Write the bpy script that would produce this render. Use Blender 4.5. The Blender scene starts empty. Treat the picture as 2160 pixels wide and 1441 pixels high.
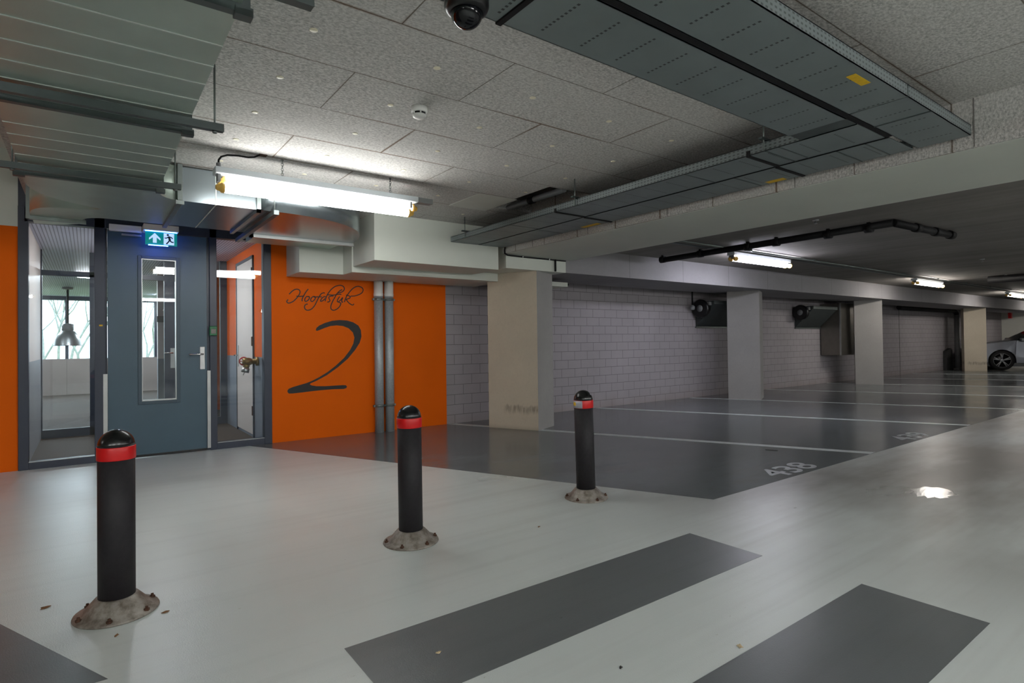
import bpy, bmesh, math, random
from mathutils import Vector, Matrix
random.seed(7)
PI = math.pi
S = bpy.context.scene
COL = S.collection

# ------------------------------------------------------------------ helpers
def lin(r, g, b):
    f = lambda c: (c/12.92 if c <= .04045 else ((c+.055)/1.055)**2.4)
    return (f(r/255), f(g/255), f(b/255))

class MB:
    """collects shapes in world coordinates, links them as one mesh object"""
    def __init__(s): s.bm = bmesh.new(); s.mi = 0
    def _faces(s, vs, fs, smooth=False):
        bv = [s.bm.verts.new(v) for v in vs]
        out = []
        for f in fs:
            try:
                fc = s.bm.faces.new([bv[i] for i in f]); fc.smooth = smooth; fc.material_index = s.mi; out.append(fc)
            except ValueError: pass
        return out
    def box(s, x0, x1, y0, y1, z0, z1, bev=0):
        if x0 > x1: x0, x1 = x1, x0
        if y0 > y1: y0, y1 = y1, y0
        if z0 > z1: z0, z1 = z1, z0
        v = [(x0,y0,z0),(x1,y0,z0),(x1,y1,z0),(x0,y1,z0),(x0,y0,z1),(x1,y0,z1),(x1,y1,z1),(x0,y1,z1)]
        f = [(3,2,1,0),(4,5,6,7),(0,1,5,4),(1,2,6,5),(2,3,7,6),(3,0,4,7)]
        fs = s._faces(v, f)
        if bev:
            es = list({e for q in fs for e in q.edges})
            bmesh.ops.bevel(s.bm, geom=es, offset=bev, segments=2, affect='EDGES', profile=.5)
        return s
    def prism(s, poly, a0, a1, axis='z', smooth=False):
        """poly in the two other axes: z->(x,y); y->(x,z); x->(y,z)"""
        area = sum(poly[i][0]*poly[(i+1) % len(poly)][1]-poly[(i+1) % len(poly)][0]*poly[i][1] for i in range(len(poly)))
        if area < 0: poly = poly[::-1]
        n = len(poly)
        mk = {'z': lambda p, a: (p[0], p[1], a), 'y': lambda p, a: (p[0], a, p[1]), 'x': lambda p, a: (a, p[0], p[1])}[axis]
        v = [mk(p, a0) for p in poly]+[mk(p, a1) for p in poly]
        fs = [tuple(range(n-1, -1, -1)), tuple(range(n, 2*n))]+[(i, (i+1) % n, n+(i+1) % n, n+i) for i in range(n)]
        if axis == 'y': fs = [f[::-1] for f in fs]
        out = s._faces(v, fs)
        for f in out[2:]: f.smooth = smooth
        bmesh.ops.recalc_face_normals(s.bm, faces=out)
        return s
    def tube(s, pts, r, n=10, cap=True, closed=False):
        pts = [Vector(p) for p in pts]; m = len(pts)
        rr = r if isinstance(r, (list, tuple)) else [r]*m
        t0 = (pts[1]-pts[0]).normalized()
        ref = Vector((0,0,1)) if abs(t0.z) < .9 else Vector((1,0,0))
        nrm = t0.cross(ref).normalized()
        rings = []
        for i in range(m):
            if closed: t = (pts[(i+1) % m]-pts[i-1]).normalized()
            elif i == 0: t = t0
            elif i == m-1: t = (pts[-1]-pts[-2]).normalized()
            else: t = ((pts[i+1]-pts[i]).normalized()+(pts[i]-pts[i-1]).normalized()).normalized()
            nrm = (nrm-t*nrm.dot(t)).normalized(); b = t.cross(nrm)
            rings.append([s.bm.verts.new(pts[i]+(nrm*math.cos(2*PI*k/n)+b*math.sin(2*PI*k/n))*rr[i]) for k in range(n)])
        fs = []
        for i in range(m if closed else m-1):
            A, B = rings[i], rings[(i+1) % m]
            for k in range(n):
                f = s.bm.faces.new((A[k], A[(k+1) % n], B[(k+1) % n], B[k])); f.smooth = True; fs.append(f)
        if cap and not closed:
            fs.append(s.bm.faces.new(rings[0][::-1])); fs.append(s.bm.faces.new(rings[-1]))
        bmesh.ops.recalc_face_normals(s.bm, faces=fs)
        return s
    def lathe(s, c, prof, n=32, axis='z', smooth=True, cap=True):
        """prof: (radius, offset along the axis)"""
        def P(r, h, a):
            u, w = r*math.cos(a), r*math.sin(a)
            d = {'z': (u, w, h), 'y': (u, h, w), 'x': (h, u, w)}[axis]
            return (c[0]+d[0], c[1]+d[1], c[2]+d[2])
        rings = []
        for r, h in prof:
            rings.append([s.bm.verts.new(P(0, h, 0))] if r < 1e-6 else [s.bm.verts.new(P(r, h, 2*PI*k/n)) for k in range(n)])
        fs = []
        for A, B in zip(rings, rings[1:]):
            for k in range(n):
                k2 = (k+1) % n
                q = [A[k % len(A)], A[k2 % len(A)], B[k2 % len(B)], B[k % len(B)]]
                u = []
                for x in q:
                    if x not in u: u.append(x)
                if len(u) >= 3:
                    f = s.bm.faces.new(u); f.smooth = smooth; fs.append(f)
        if cap:
            for q in (rings[0], rings[-1]):
                if len(q) > 2: fs.append(s.bm.faces.new(q))
        bmesh.ops.recalc_face_normals(s.bm, faces=fs)
        return s
    def ribbon(s, pts, w, y0, y1):
        """a flat stroke in the x-z plane, between y0 and y1"""
        sm = []
        n = len(pts)
        for i in range(n-1):
            p0, p1, p2, p3 = pts[max(i-1, 0)], pts[i], pts[i+1], pts[min(i+2, n-1)]
            for k in range(5):
                t = k/5
                sm.append(tuple(.5*(2*p1[a]+(p2[a]-p0[a])*t+(2*p0[a]-5*p1[a]+4*p2[a]-p3[a])*t*t+(3*p1[a]-p0[a]-3*p2[a]+p3[a])*t**3) for a in (0, 1)))
        sm.append(pts[-1])
        L, Rr = [], []
        for i, p in enumerate(sm):
            a, b = sm[max(i-1, 0)], sm[min(i+1, len(sm)-1)]
            dx, dz = b[0]-a[0], b[1]-a[1]; l = math.hypot(dx, dz) or 1
            nx, nz = -dz/l*w/2, dx/l*w/2
            L.append((p[0]+nx, p[1]+nz)); Rr.append((p[0]-nx, p[1]-nz))
        for i in range(len(sm)-1):
            q = [L[i], L[i+1], Rr[i+1], Rr[i]]
            v = [(x, y0, z) for x, z in q]+[(x, y1, z) for x, z in q]
            f = s._faces(v, [(0,1,2,3),(7,6,5,4),(0,4,5,1),(2,6,7,3),(1,5,6,2),(3,7,4,0)])
            bmesh.ops.recalc_face_normals(s.bm, faces=f)
        return s
    def build(s, name, mat, parent=None, loc=None, kind=None):
        base = Vector((0,0,0))
        if parent:
            p = parent
            while p: base = base+p.location; p = p.parent
        elif loc: base = Vector(loc)
        me = bpy.data.meshes.new(name)
        if base.length > 0: bmesh.ops.translate(s.bm, verts=s.bm.verts, vec=-base)
        s.bm.to_mesh(me); s.bm.free()
        for q in (mat if isinstance(mat, (list, tuple)) else [mat]): me.materials.append(M[q])
        o = bpy.data.objects.new(name, me); COL.objects.link(o)
        if parent: o.parent = parent
        elif loc: o.location = loc
        if kind: o['kind'] = kind
        return o

def tag(o, label, cat, group=None):
    o['label'] = label; o['category'] = cat
    if group: o['group'] = group
    return o
def thing(name, loc, label=None, cat=None, group=None):
    o = bpy.data.objects.new(name, None); COL.objects.link(o)
    o.location = loc; o.empty_display_size = .1
    if label: tag(o, label, cat, group)
    return o
def structure(o): o['kind'] = 'structure'; return o
def copy_tree(o, parent=None):
    c = o.copy(); COL.objects.link(c)
    if parent: c.parent = parent
    for ch in list(o.children): copy_tree(ch, c)
    return c

# ------------------------------------------------------------------ materials
M = {}
def nt(name):
    m = bpy.data.materials.new(name); m.use_nodes = True
    t = m.node_tree; t.nodes.clear()
    return m, t, t.nodes, t.links
class G:
    """small node-graph writer"""
    def __init__(g, t): g.t = t
    def n(g, ty, **kw):
        x = g.t.nodes.new(ty)
        for k, v in kw.items():
            if k in ('ins',):
                for i, val in v.items():
                    if hasattr(val, 'is_output'): g.t.links.new(val, x.inputs[i])
                    else: x.inputs[i].default_value = val
            else: setattr(x, k, v)
        return x
    def math(g, op, a, b=0.0, c=None):
        ins = {0: a, 1: b}
        if c is not None: ins[2] = c
        return g.n('ShaderNodeMath', operation=op, ins=ins).outputs[0]
    def mix(g, fac, a, b):
        x = g.n('ShaderNodeMix', data_type='RGBA')
        for i, val in ((0, fac), (6, a), (7, b)):
            if hasattr(val, 'is_output'): g.t.links.new(val, x.inputs[i])
            else: x.inputs[i].default_value = val if i == 0 else (*val[:3], 1)
        return x.outputs[2]
    def noise(g, vec, scale, detail=3, rough=.55):
        x = g.n('ShaderNodeTexNoise', ins={'Scale': scale, 'Detail': detail, 'Roughness': rough})
        g.t.links.new(vec, x.inputs['Vector']); return x.outputs[0]
    def ramp(g, fac, a, b):
        x = g.n('ShaderNodeMapRange', ins={0: fac, 1: a, 2: b}); x.clamp = True
        return x.outputs[0]
    def scale(g, vec, s):
        return g.n('ShaderNodeVectorMath', operation='MULTIPLY', ins={0: vec, 1: s}).outputs[0]
    def out(g, col, rough, metal=0, spec=.5, bump=None, bstr=.1, bdist=.01, emis=None, estr=0, coat=0):
        b = g.n('ShaderNodeBsdfPrincipled')
        def put(nm, v):
            if hasattr(v, 'is_output'): g.t.links.new(v, b.inputs[nm])
            elif nm in ('Base Color', 'Emission Color'): b.inputs[nm].default_value = (*v[:3], 1)
            else: b.inputs[nm].default_value = v
        put('Base Color', col); put('Roughness', rough); put('Metallic', metal); put('Specular IOR Level', spec)
        if coat: put('Coat Weight', coat)
        if emis: put('Emission Color', emis); put('Emission Strength', estr)
        if bump is not None:
            bn = g.n('ShaderNodeBump', ins={'Strength': bstr, 'Distance': bdist}); g.t.links.new(bump, bn.inputs['Height'])
            g.t.links.new(bn.outputs[0], b.inputs['Normal'])
        o = g.n('ShaderNodeOutputMaterial'); g.t.links.new(b.outputs[0], o.inputs[0])
def coords(g): return g.n('ShaderNodeTexCoord').outputs['Object']
def gmul(c, k): return tuple(min(1, x*k) for x in c[:3])

def pm(name, col, rough=.5, metal=0, spec=.5, var=.08, vscale=6, bump=0, bscale=60, bdist=.004):
    m, t, N, L = nt(name); g = G(t); v = coords(g)
    c = g.mix(g.ramp(g.noise(v, vscale, 4), .3, .7), gmul(col, 1-var), gmul(col, 1+var)) if var else col
    g.out(c, rough, metal, spec, g.noise(v, bscale, 2) if bump else None, bump, bdist)
    M[name] = m; return m
def emit(name, col, strength, base=(.8,.8,.8)):
    m, t, N, L = nt(name); g = G(t)
    g.out(base, .4, emis=col, estr=strength)
    M[name] = m

WHITE = lin(222,224,216)
pm('white_paint', lin(203,207,198), .55, var=.03, vscale=2, bump=.05, bscale=40)
pm('white_plaster', lin(218,218,210), .6, var=.03, vscale=2)
pm('orange_paint', (.72,.115,.0), .6, spec=.12, var=.04, vscale=1.5, bump=.1, bscale=90)
pm('frame_paint', lin(42,50,66), .4, var=.05)
pm('door_paint', lin(62,86,100), .42, var=.05, vscale=3)
pm('door_trim', lin(52,72,84), .42, var=.03)
pm('galvanised', lin(182,196,186), .42, metal=.75, var=.06, vscale=4)
pm('galvanised_rail', lin(120,128,126), .38, metal=.75, var=.1, vscale=8)
pm('dark_rail', lin(84,92,92), .45, metal=.5, var=.1, vscale=8)
pm('duct_seam', lin(205,212,206), .5, metal=.2, var=.05)
pm('galvanised_smooth', lin(150,160,164), .27, metal=.92, var=.05, vscale=4)
pm('duct_steel', lin(128,124,118), .34, metal=.85, var=.1, vscale=5)
pm('chrome', lin(205,205,205), .2, metal=1, var=0)
pm('steel', lin(176,178,178), .35, metal=.9, var=.06, vscale=10)
pm('pipe_grey', lin(160,162,165), .45, metal=.25, var=.08)
pm('spangle', lin(168,175,179), .45, metal=.3, var=.14, vscale=60)
pm('black_pipe', lin(18,18,20), .6, spec=.25, var=.1)
pm('black_plastic', lin(14,14,16), .3, var=0)
pm('bollard_black', lin(36,34,37), .6, spec=.3, var=.2, vscale=40, bump=.25, bscale=220, bdist=.002)
pm('bollard_cap', lin(14,14,15), .22, var=0)
pm('red_band', lin(200,10,14), .35, var=.05, vscale=30)
pm('silver_band', lin(165,165,175), .35, metal=.2, var=.1, vscale=60)
pm('yellow_sticker', lin(225,180,20), .5, var=.1, vscale=60)
pm('rust', lin(72,45,28), .8, var=.4, vscale=120)
pm('white_plastic', lin(225,225,222), .4, var=.02)
pm('pale_plastic', lin(235,230,226), .5, var=.02)
pm('grey_plastic', lin(120,122,124), .45, var=.05)
pm('lamp_housing', lin(205,212,218), .4, var=.03)
pm('brass_cap', lin(225,180,90), .4, var=.1, vscale=50)
pm('brass', lin(120,95,45), .38, metal=.6, var=.25, vscale=50)
pm('red_paint', lin(190,22,28), .4, var=.1)
pm('green_plastic', lin(20,105,62), .35, var=.05)
pm('interior_white', lin(204,196,192), .5, var=.02)
pm('dado_grey', lin(128,134,142), .5, var=.08, vscale=2)
pm('dado_blue', lin(108,118,134), .5, var=.06, vscale=2)
pm('lobby_floor', lin(66,57,50), .75, spec=.2, var=.15, vscale=8)
pm('black_letter', lin(16,14,15), .5, var=0)
pm('letter_brown', lin(40,8,5), .5, var=0)
pm('lens_glass', lin(6,7,12), .1, spec=.35, var=0)
pm('tan_concrete', lin(186,172,150), .7, var=.08, vscale=3)
pm('hopper_grey', lin(62,68,68), .5, metal=.3, var=.1)
pm('bin_grey', lin(44,44,44), .6, var=.2)
pm('car_paint', lin(96,98,104), .28, metal=.6, var=.03, vscale=3)
pm('car_glass', lin(14,18,22), .08, spec=.8, var=0)
pm('tyre', lin(15,15,16), .75, var=.1, vscale=40)
pm('alloy', lin(165,167,172), .3, metal=.3, var=.05)
pm('headlight', lin(215,220,225), .1, spec=.8, var=0)
pm('bark', lin(150,158,150), .85, var=.25, vscale=10)
pm('paint_white_line', lin(186,191,192), .4, var=.08, vscale=9)
pm('number_paint', lin(142,146,150), .45, var=.12, vscale=20)
pm('hatch_board', lin(205,206,198), .6, var=.03)
pm('grass', lin(120,140,90), .9, var=.3, vscale=1)
pm('sign_grey', lin(120,116,112), .5, var=.05)
pm('ceiling_plug', lin(226,220,196), .5, var=.03)

def floor_mat(name, col, rough, stain, wear, bump=.12, aisle=False):
    m, t, N, L = nt(name); g = G(t); v = coords(g)
    n1 = g.noise(v, .9, 4, .6)
    n2 = g.noise(g.scale(v, (.35, 1.3, 1)), 2.6, 5, .65)
    fine = g.noise(v, 170, 2)
    c = g.mix(g.ramp(n1, .3, .7), gmul(col, .95), gmul(col, 1.04))
    n3 = g.noise(g.scale(v, (.6, 1, 1)), .75, 5, .6)
    c = g.mix(g.math('MULTIPLY', g.ramp(n3, .56-.06*(stain > .5), .86-.12*(stain > .5)), stain), c, gmul((col[0]*.58, col[1]*.53, col[2]*.47), 1))
    sp = g.noise(g.scale(v, (1, 2.2, 1)), 24, 2, .5)
    c = g.mix(g.math('MULTIPLY', g.ramp(sp, .74, .80), .55), c, gmul((col[0]*.45, col[1]*.40, col[2]*.34), 1))
    tr = g.noise(g.scale(v, (.25, 7, 1)), 1.6, 3, .6)
    c = g.mix(g.math('MULTIPLY', g.ramp(tr, .5, .9), wear), c, gmul(col, .7))
    if aisle:      # grime driven into the lane by tyres
        sx = g.n('ShaderNodeSeparateXYZ', ins={0: v})
        gr = g.math('MULTIPLY', g.ramp(sx.outputs[0], 2.7, 4.7), g.ramp(g.noise(g.scale(v, (.35, 1, 1)), .9, 5, .6), .30, .58))
        c = g.mix(g.math('MULTIPLY', gr, .84), c, lin(112,107,101))
        tk = g.math('MULTIPLY', g.ramp(g.noise(g.scale(v, (.12, 3.2, 1)), 1.3, 4, .6), .52, .72), g.ramp(sx.outputs[0], .5, 4))
        c = g.mix(g.math('MULTIPLY', tk, .30), c, lin(120,114,106))
    rg = g.math('ADD', g.math('MULTIPLY', g.ramp(n3, .35, .75), -.10), rough+.04)
    g.out(c, rg, spec=.5, bump=fine, bstr=bump, bdist=.004)
    M[name] = m
floor_mat('floor_light', lin(206,212,210), .31, .30, .4, .2, aisle=True)
floor_mat('floor_dark', lin(103,109,111), .17, .75, .35, .06)
floor_mat('floor_stripe', lin(99,103,105), .32, .35, .5)

def woodwool():
    m, t, N, L = nt('woodwool'); g = G(t); v = coords(g)
    vv = g.n('ShaderNodeVectorMath', operation='ADD', ins={0: v, 1: (.132+1.275*8, -.096+.565*20, 0)}).outputs[0]
    br = g.n('ShaderNodeTexBrick', offset=.5, offset_frequency=2, ins={'Scale': 1.0, 'Mortar Size': .0035, 'Mortar Smooth': .2, 'Bias': 0, 'Brick Width': 1.275, 'Row Height': .565})
    t.links.new(vv, br.inputs['Vector'])
    wide = g.n('ShaderNodeTexBrick', offset=.5, offset_frequency=2, ins={'Scale': 1.0, 'Mortar Size': .016, 'Mortar Smooth': 1.0, 'Bias': 0, 'Brick Width': 1.275, 'Row Height': .565})
    t.links.new(vv, wide.inputs['Vector'])
    f1 = g.noise(g.scale(v, (1, 1.5, 1)), 55, 5, .75); f2 = g.noise(v, 1.1, 3)
    base = lin(198,196,192)
    c = g.mix(g.ramp(f1, .36, .62), gmul(base, .50), gmul(base, 1.22))
    c = g.mix(g.ramp(f2, .3, .7), c, g.mix(.4, c, base))
    st = g.math('MULTIPLY', wide.outputs['Fac'], g.ramp(g.noise(v, .8, 2), .46, .62))
    c = g.mix(g.math('MULTIPLY', st, .75), c, lin(112,78,46))
    c = g.mix(g.math('MULTIPLY', br.outputs['Fac'], .75), c, lin(82,66,52))
    g.out(c, .9, spec=.1, bump=g.math('SUBTRACT', f1, br.outputs['Fac']), bstr=.5, bdist=.006)
    M['woodwool'] = m
woodwool()

def blockwork():
    m, t, N, L = nt('blockwork'); g = G(t); v = coords(g)
    sx = g.n('ShaderNodeSeparateXYZ', ins={0: v})
    cb = g.n('ShaderNodeCombineXYZ', ins={0: sx.outputs[0], 1: g.math('ADD', sx.outputs[2], .02+.149*2), 2: 0.0})
    br = g.n('ShaderNodeTexBrick', offset=.5, offset_frequency=2, ins={'Scale': 1.0, 'Mortar Size': .0045, 'Mortar Smooth': .3, 'Bias': 0, 'Brick Width': .303, 'Row Height': .149})
    t.links.new(cb.outputs[0], br.inputs['Vector'])
    n = g.noise(v, 1.2, 4)
    base = lin(153,148,152)
    c = g.mix(g.ramp(n, .3, .7), gmul(base, .9), gmul(base, 1.06))
    joint = g.math('MULTIPLY', g.math('LESS_THAN', g.math('ABSOLUTE', g.math('SUBTRACT', sx.outputs[0], 20.81)), .018), 1.0)
    c = g.mix(g.math('MULTIPLY', br.outputs['Fac'], .8), c, lin(84,80,82))
    c = g.mix(joint, c, lin(45,42,42))
    low = g.ramp(g.math('ADD', sx.outputs[2], g.math('MULTIPLY', g.noise(v, 3, 4), .3)), .35, .05)
    c = g.mix(g.math('MULTIPLY', low, .35), c, lin(120,98,80))
    g.out(c, .65, spec=.3, bump=g.math('SUBTRACT', g.math('MULTIPLY', g.noise(v, 50, 3), .3), br.outputs['Fac']), bstr=.35, bdist=.004)
    M['blockwork'] = m
blockwork()

def concrete(name, base, var, streak=None, jointx=None, stains=False):
    m, t, N, L = nt(name); g = G(t); v = coords(g)
    n1 = g.noise(v, 1.3, 5, .6); n2 = g.noise(v, 30, 4, .7)
    c = g.mix(g.ramp(n1, .3, .7), gmul(base, 1-var), gmul(base, 1+var))
    c = g.mix(g.math('MULTIPLY', g.ramp(n2, .5, .75), .25), c, gmul(base, .7))
    if streak:
        s = g.noise(g.scale(v, streak), 1, 4, .6)
        c = g.mix(g.math('MULTIPLY', g.ramp(s, .42, .68), .5), c, gmul(base, .55))
    sx = g.n('ShaderNodeSeparateXYZ', ins={0: v})
    if jointx:
        fr = g.math('FRACT', g.math('DIVIDE', g.math('SUBTRACT', sx.outputs[0], jointx[0]-jointx[1]*20-.006), jointx[1]))
        c = g.mix(g.math('MULTIPLY', g.math('LESS_THAN', fr, .012/jointx[1]), .5), c, gmul(base, .3))
    if stains:
        s = g.noise(g.scale(v, (26, 26, 4)), 1, 4, .65)
        zz = g.math('ADD', sx.outputs[2], g.math('MULTIPLY', g.math('SUBTRACT', g.noise(g.scale(v, (18, 18, .5)), 1, 2), .5), .12))
        band = g.math('MULTIPLY', g.ramp(zz, .21, .27), g.ramp(zz, .345, .315))
        band = g.math('MULTIPLY', band, g.ramp(sx.outputs[0], -.23, -.19))
        c = g.mix(g.math('MULTIPLY', g.math('MULTIPLY', band, g.ramp(s, .30, .62)), .6), c, lin(82,66,56))
        sw = g.noise(g.scale(v, (1, 1, .6)), 4, 5, .75)
        c = g.mix(g.math('MULTIPLY', g.ramp(sw, .55, .75), .25), c, gmul(base, 1.2))
        foot = g.ramp(sx.outputs[2], .06, .0)
        c = g.mix(g.math('MULTIPLY', foot, .3), c, lin(90,76,62))
    g.out(c, .75, spec=.25, bump=n2, bstr=.15, bdist=.003)
    M[name] = m
concrete('beam_concrete', lin(144,142,145), .08, jointx=(6.706, 1.31))
concrete('slab_concrete', lin(130,126,122), .12, streak=(3.5, .25, 1))
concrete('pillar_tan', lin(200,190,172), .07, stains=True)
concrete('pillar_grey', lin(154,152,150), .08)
concrete('parapet_panel', lin(150,140,136), .08, jointx=(-.43, 1.2))

def metal_ceiling():
    m, t, N, L = nt('ribbed_ceiling'); g = G(t); v = coords(g)
    sx = g.n('ShaderNodeSeparateXYZ', ins={0: v})
    fr = g.math('FRACT', g.math('DIVIDE', sx.outputs[0], .034))
    k = g.math('LESS_THAN', fr, .3)
    c = g.mix(k, lin(216,222,244), lin(140,148,176))
    g.out(c, .5, spec=.4, bump=k, bstr=-.4, bdist=.01)
    M['ribbed_ceiling'] = m
metal_ceiling()

def tray_mat(name, axis, wrange, row, base=lin(122,131,132)):
    """perforated sheet: holes in rows across the underside, and along the sides"""
    m, t, N, L = nt(name); g = G(t); v = coords(g)
    sx = g.n('ShaderNodeSeparateXYZ', ins={0: v})
    nn = g.n('ShaderNodeSeparateXYZ', ins={0: g.n('ShaderNodeNewGeometry').outputs['Normal']})
    l, w, z = (sx.outputs[0], sx.outputs[1], sx.outputs[2]) if axis == 'x' else (sx.outputs[1], sx.outputs[0], sx.outputs[2])
    def near(x, per, r):
        f = g.math('FRACT', g.math('DIVIDE', g.math('ADD', x, 100*per), per))
        return g.math('LESS_THAN', g.math('ABSOLUTE', g.math('MULTIPLY', g.math('SUBTRACT', f, .5), per)), r)
    inside = g.math('MULTIPLY', g.math('GREATER_THAN', w, wrange[0]), g.math('LESS_THAN', w, wrange[1]))
    below = g.math('LESS_THAN', nn.outputs[2], -.5)
    hb = g.math('MULTIPLY', g.math('MULTIPLY', near(g.math('SUBTRACT', l, row), .205, .006), near(w, .0225, .0055)), g.math('MULTIPLY', inside, below))
    side = g.math('LESS_THAN', g.math('ABSOLUTE', nn.outputs[2]), .5)
    hs = g.math('MULTIPLY', g.math('MULTIPLY', g.math('MULTIPLY', near(l, .032, .008), near(z, .021, .0045)), side), .7)
    h = g.math('MAXIMUM', hb, hs)
    c = g.mix(g.ramp(g.noise(v, 3, 3), .3, .7), gmul(base, .93), gmul(base, 1.07))
    c = g.mix(g.math('MULTIPLY', h, .85), c, (.012,.012,.012))
    g.out(c, .45, metal=.2, spec=.4)
    M[name] = m

def glass_mat():
    m, t, N, L = nt('pane_glass'); g = G(t)
    fr = g.n('ShaderNodeFresnel', ins={'IOR': 1.5})
    tr = g.n('ShaderNodeBsdfTransparent', ins={0: (.93,.96,.97,1)})
    gl = g.n('ShaderNodeBsdfGlossy', ins={'Roughness': .01})
    mx = g.n('ShaderNodeMixShader'); L.new(fr.outputs[0], mx.inputs[0]); L.new(tr.outputs[0], mx.inputs[1]); L.new(gl.outputs[0], mx.inputs[2])
    o = g.n('ShaderNodeOutputMaterial'); L.new(mx.outputs[0], o.inputs[0])
    M['pane_glass'] = m
glass_mat()
TUBE = 18
emit('tube_neutral', (1.0,1.0,.97), TUBE)
emit('tube_violet', (.89,.88,1.0), 33)
emit('tube_warm', (1.0,.93,.85), 32)
emit('tube_rear_fill', (1.0,1.0,.98), 88)
emit('lobby_light', (.92,.96,1.0), 170)
emit('vestibule_fill', (1.0,.96,.92), 75)
emit('sign_green', (.0,.20,.19), .7, (.0,.10,.08))
emit('sign_white', (.38,.55,1.0), 1.0, (.2,.2,.25))
emit('sign_led', (.04,.13,1.0), 40, (.1,.1,.1))
pm('sign_dark', (.0,.05,.06), .4, var=0)

# ------------------------------------------------------------------ dimensions
YW = 7.41          # face of the rear wall
ZC = 2.64          # tiled ceiling
ZS = 2.52          # bare slab of the next bay
PSI = 2.0049167
u = (math.cos(PSI), math.sin(PSI)); w = (math.sin(PSI), -math.cos(PSI))
XE = 31.73

# ------------------------------------------------------------------ shell
MB().box(-12, XE+.2, -9, YW+.02, -.2, 0).build('floor', 'floor_light', kind='structure')
# painted bays (dark) and markings, each a thin coat of paint on the floor
def bx_at(x0, y):   # boundary line parallel to the bays through (x0, 2.59)
    return x0+(y-2.59)*u[0]/u[1]
bay = [(3.77, 2.59), (XE, 2.59), (XE, YW), (bx_at(3.77, YW), YW)]
MB().prism(bay, -.001, .0012).build('floor_marking', 'floor_dark', kind='structure')
lb = [(.055, 2.56), (bx_at(.055, 6.0), 6.0), (-12, 6.0), (-12, 2.56)]
MB().prism(lb, -.001, .0012).build('floor_marking', 'floor_stripe', kind='structure')
MB().prism([(.81,1.757),(3.0,1.757),(3.0,2.235),(.81,2.235)], -.001, .0012).build('floor_marking', 'floor_stripe', kind='structure')
MB().prism([(.81,.767),(3.03,.767),(3.03,1.263),(.81,1.263)], -.001, .0012).build('floor_marking', 'floor_stripe', kind='structure')
MB().prism([(.81,-.22),(3.03,-.22),(3.03,.275),(.81,.275)], -.001, .0012).build('floor_marking', 'floor_stripe', kind='structure')
for x0 in (6.55, 9.56, 12.25, 15.15, 18.1, 21.0, 24.0):
    p = [(x0-.065, 2.6), (x0+.065, 2.6), (bx_at(x0+.065, 7.38), 7.38), (bx_at(x0-.065, 7.38), 7.38)]
    MB().prism(p, 0, .0024).build('floor_marking', 'paint_white_line', kind='structure')
def number(txt, x, y):
    cu = bpy.data.curves.new('bay_number', 'FONT'); cu.body = txt; cu.size = .36; cu.extrude = .0008
    cu.align_x = 'CENTER'; cu.offset = .005
    o = bpy.data.objects.new('tmp', cu); COL.objects.link(o)
    dg = bpy.context.evaluated_depsgraph_get()
    me = bpy.data.meshes.new_from_object(o.evaluated_get(dg)); me.name = 'bay_number'
    me.materials.clear(); me.materials.append(M['number_paint'])
    bpy.data.objects.remove(o)
    n = bpy.data.objects.new('bay_number', me); COL.objects.link(n)
    n.location = (x, y, .0026); n.scale = (1.32, .95, 1); 
    return n
tag(number('438', 5.17, 2.645), 'painted white bay number 438 on the dark floor nearest the bollards', 'number')
tag(number('439', 8.0, 2.64), 'painted white bay number 439 on the dark floor, further along', 'number')

# walls
MB().box(-12, -.551, YW, YW+.12, 0, 2.40).build('wall_back', 'orange_paint', kind='structure')
MB().box(1.806, 4.255, YW, YW+.12, 0, ZC).build('wall_back', 'orange_paint', kind='structure')
MB().box(4.255, XE, YW, YW+.12, 0, ZC).build('wall_back', 'blockwork', kind='structure')
MB().box(-12.2, -12, -9, YW+.12, 0, ZC).build('wall_left', 'white_plaster', kind='structure')
MB().box(XE, XE+.2, -9, YW+.12, 0, ZC).build('wall_right', 'white_plaster', kind='structure')
MB().box(-12.2, XE+.2, -9.2, -9, 0, ZC).build('wall_front', 'white_plaster', kind='structure')
# ceiling of the near bay with the open hatch, slab of the next bay
HX0, HX1, HY0, HY1 = 3.46, 4.0, 4.07, 5.02
c = MB()
c.box(-12, HX0, -9, 2.5, ZC, ZC+.12); c.box(-.47, HX0, 2.5, YW+.12, ZC, ZC+.12); c.box(HX0, 5.5, -9, HY0, ZC, ZC+.12); c.box(HX0, 5.5, HY1, YW+.12, ZC, ZC+.12); c.box(HX1, 5.5, HY0, HY1, ZC, ZC+.12)
c.build('ceiling', 'woodwool', kind='structure')
c = MB(); c.box(HX0-.05, HX1+.05, HY0-.05, HY1+.05, ZC+.32, ZC+.36)
for a in ((HX0-.05, HX0, HY0-.05, HY1+.05), (HX1, HX1+.05, HY0-.05, HY1+.05), (HX0, HX1, HY0-.05, HY0), (HX0, HX1, HY1, HY1+.05)):
    c.box(a[0], a[1], a[2], a[3], ZC+.12, ZC+.32)
c.build('ceiling', 'slab_concrete', kind='structure')
MB().box(5.45, XE+.2, -9, YW+.12, ZS, ZC+.12).build('ceiling', 'slab_concrete', kind='structure')
ZR = 3.15
c = MB(); c.box(-12, -.4, 2.4, YW+.12, ZR, ZR+.1); c.box(-12, -.47, 2.4, 2.5, ZC+.12, ZR); c.box(-.47, -.40, 2.5, YW+.12, ZC+.12, ZR)
c.build('ceiling', 'white_plaster', kind='structure')
MB().box(-12, -.545, YW-.004, YW+.12, 2.395, ZR).build('wall_back', 'white_paint', kind='structure')
MB().box(-.55, -.40, YW-.006, YW+.12, 2.60, ZR).build('trim_4', 'frame_paint', kind='structure')
MB().box(-.40, -.3, YW, YW+.12, 2.64, ZR).build('wall_back', 'white_paint', kind='structure')
MB().box(-12.2, -12, 2.4, YW+.12, ZC, ZR).build('wall_left', 'white_plaster', kind='structure')
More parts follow.
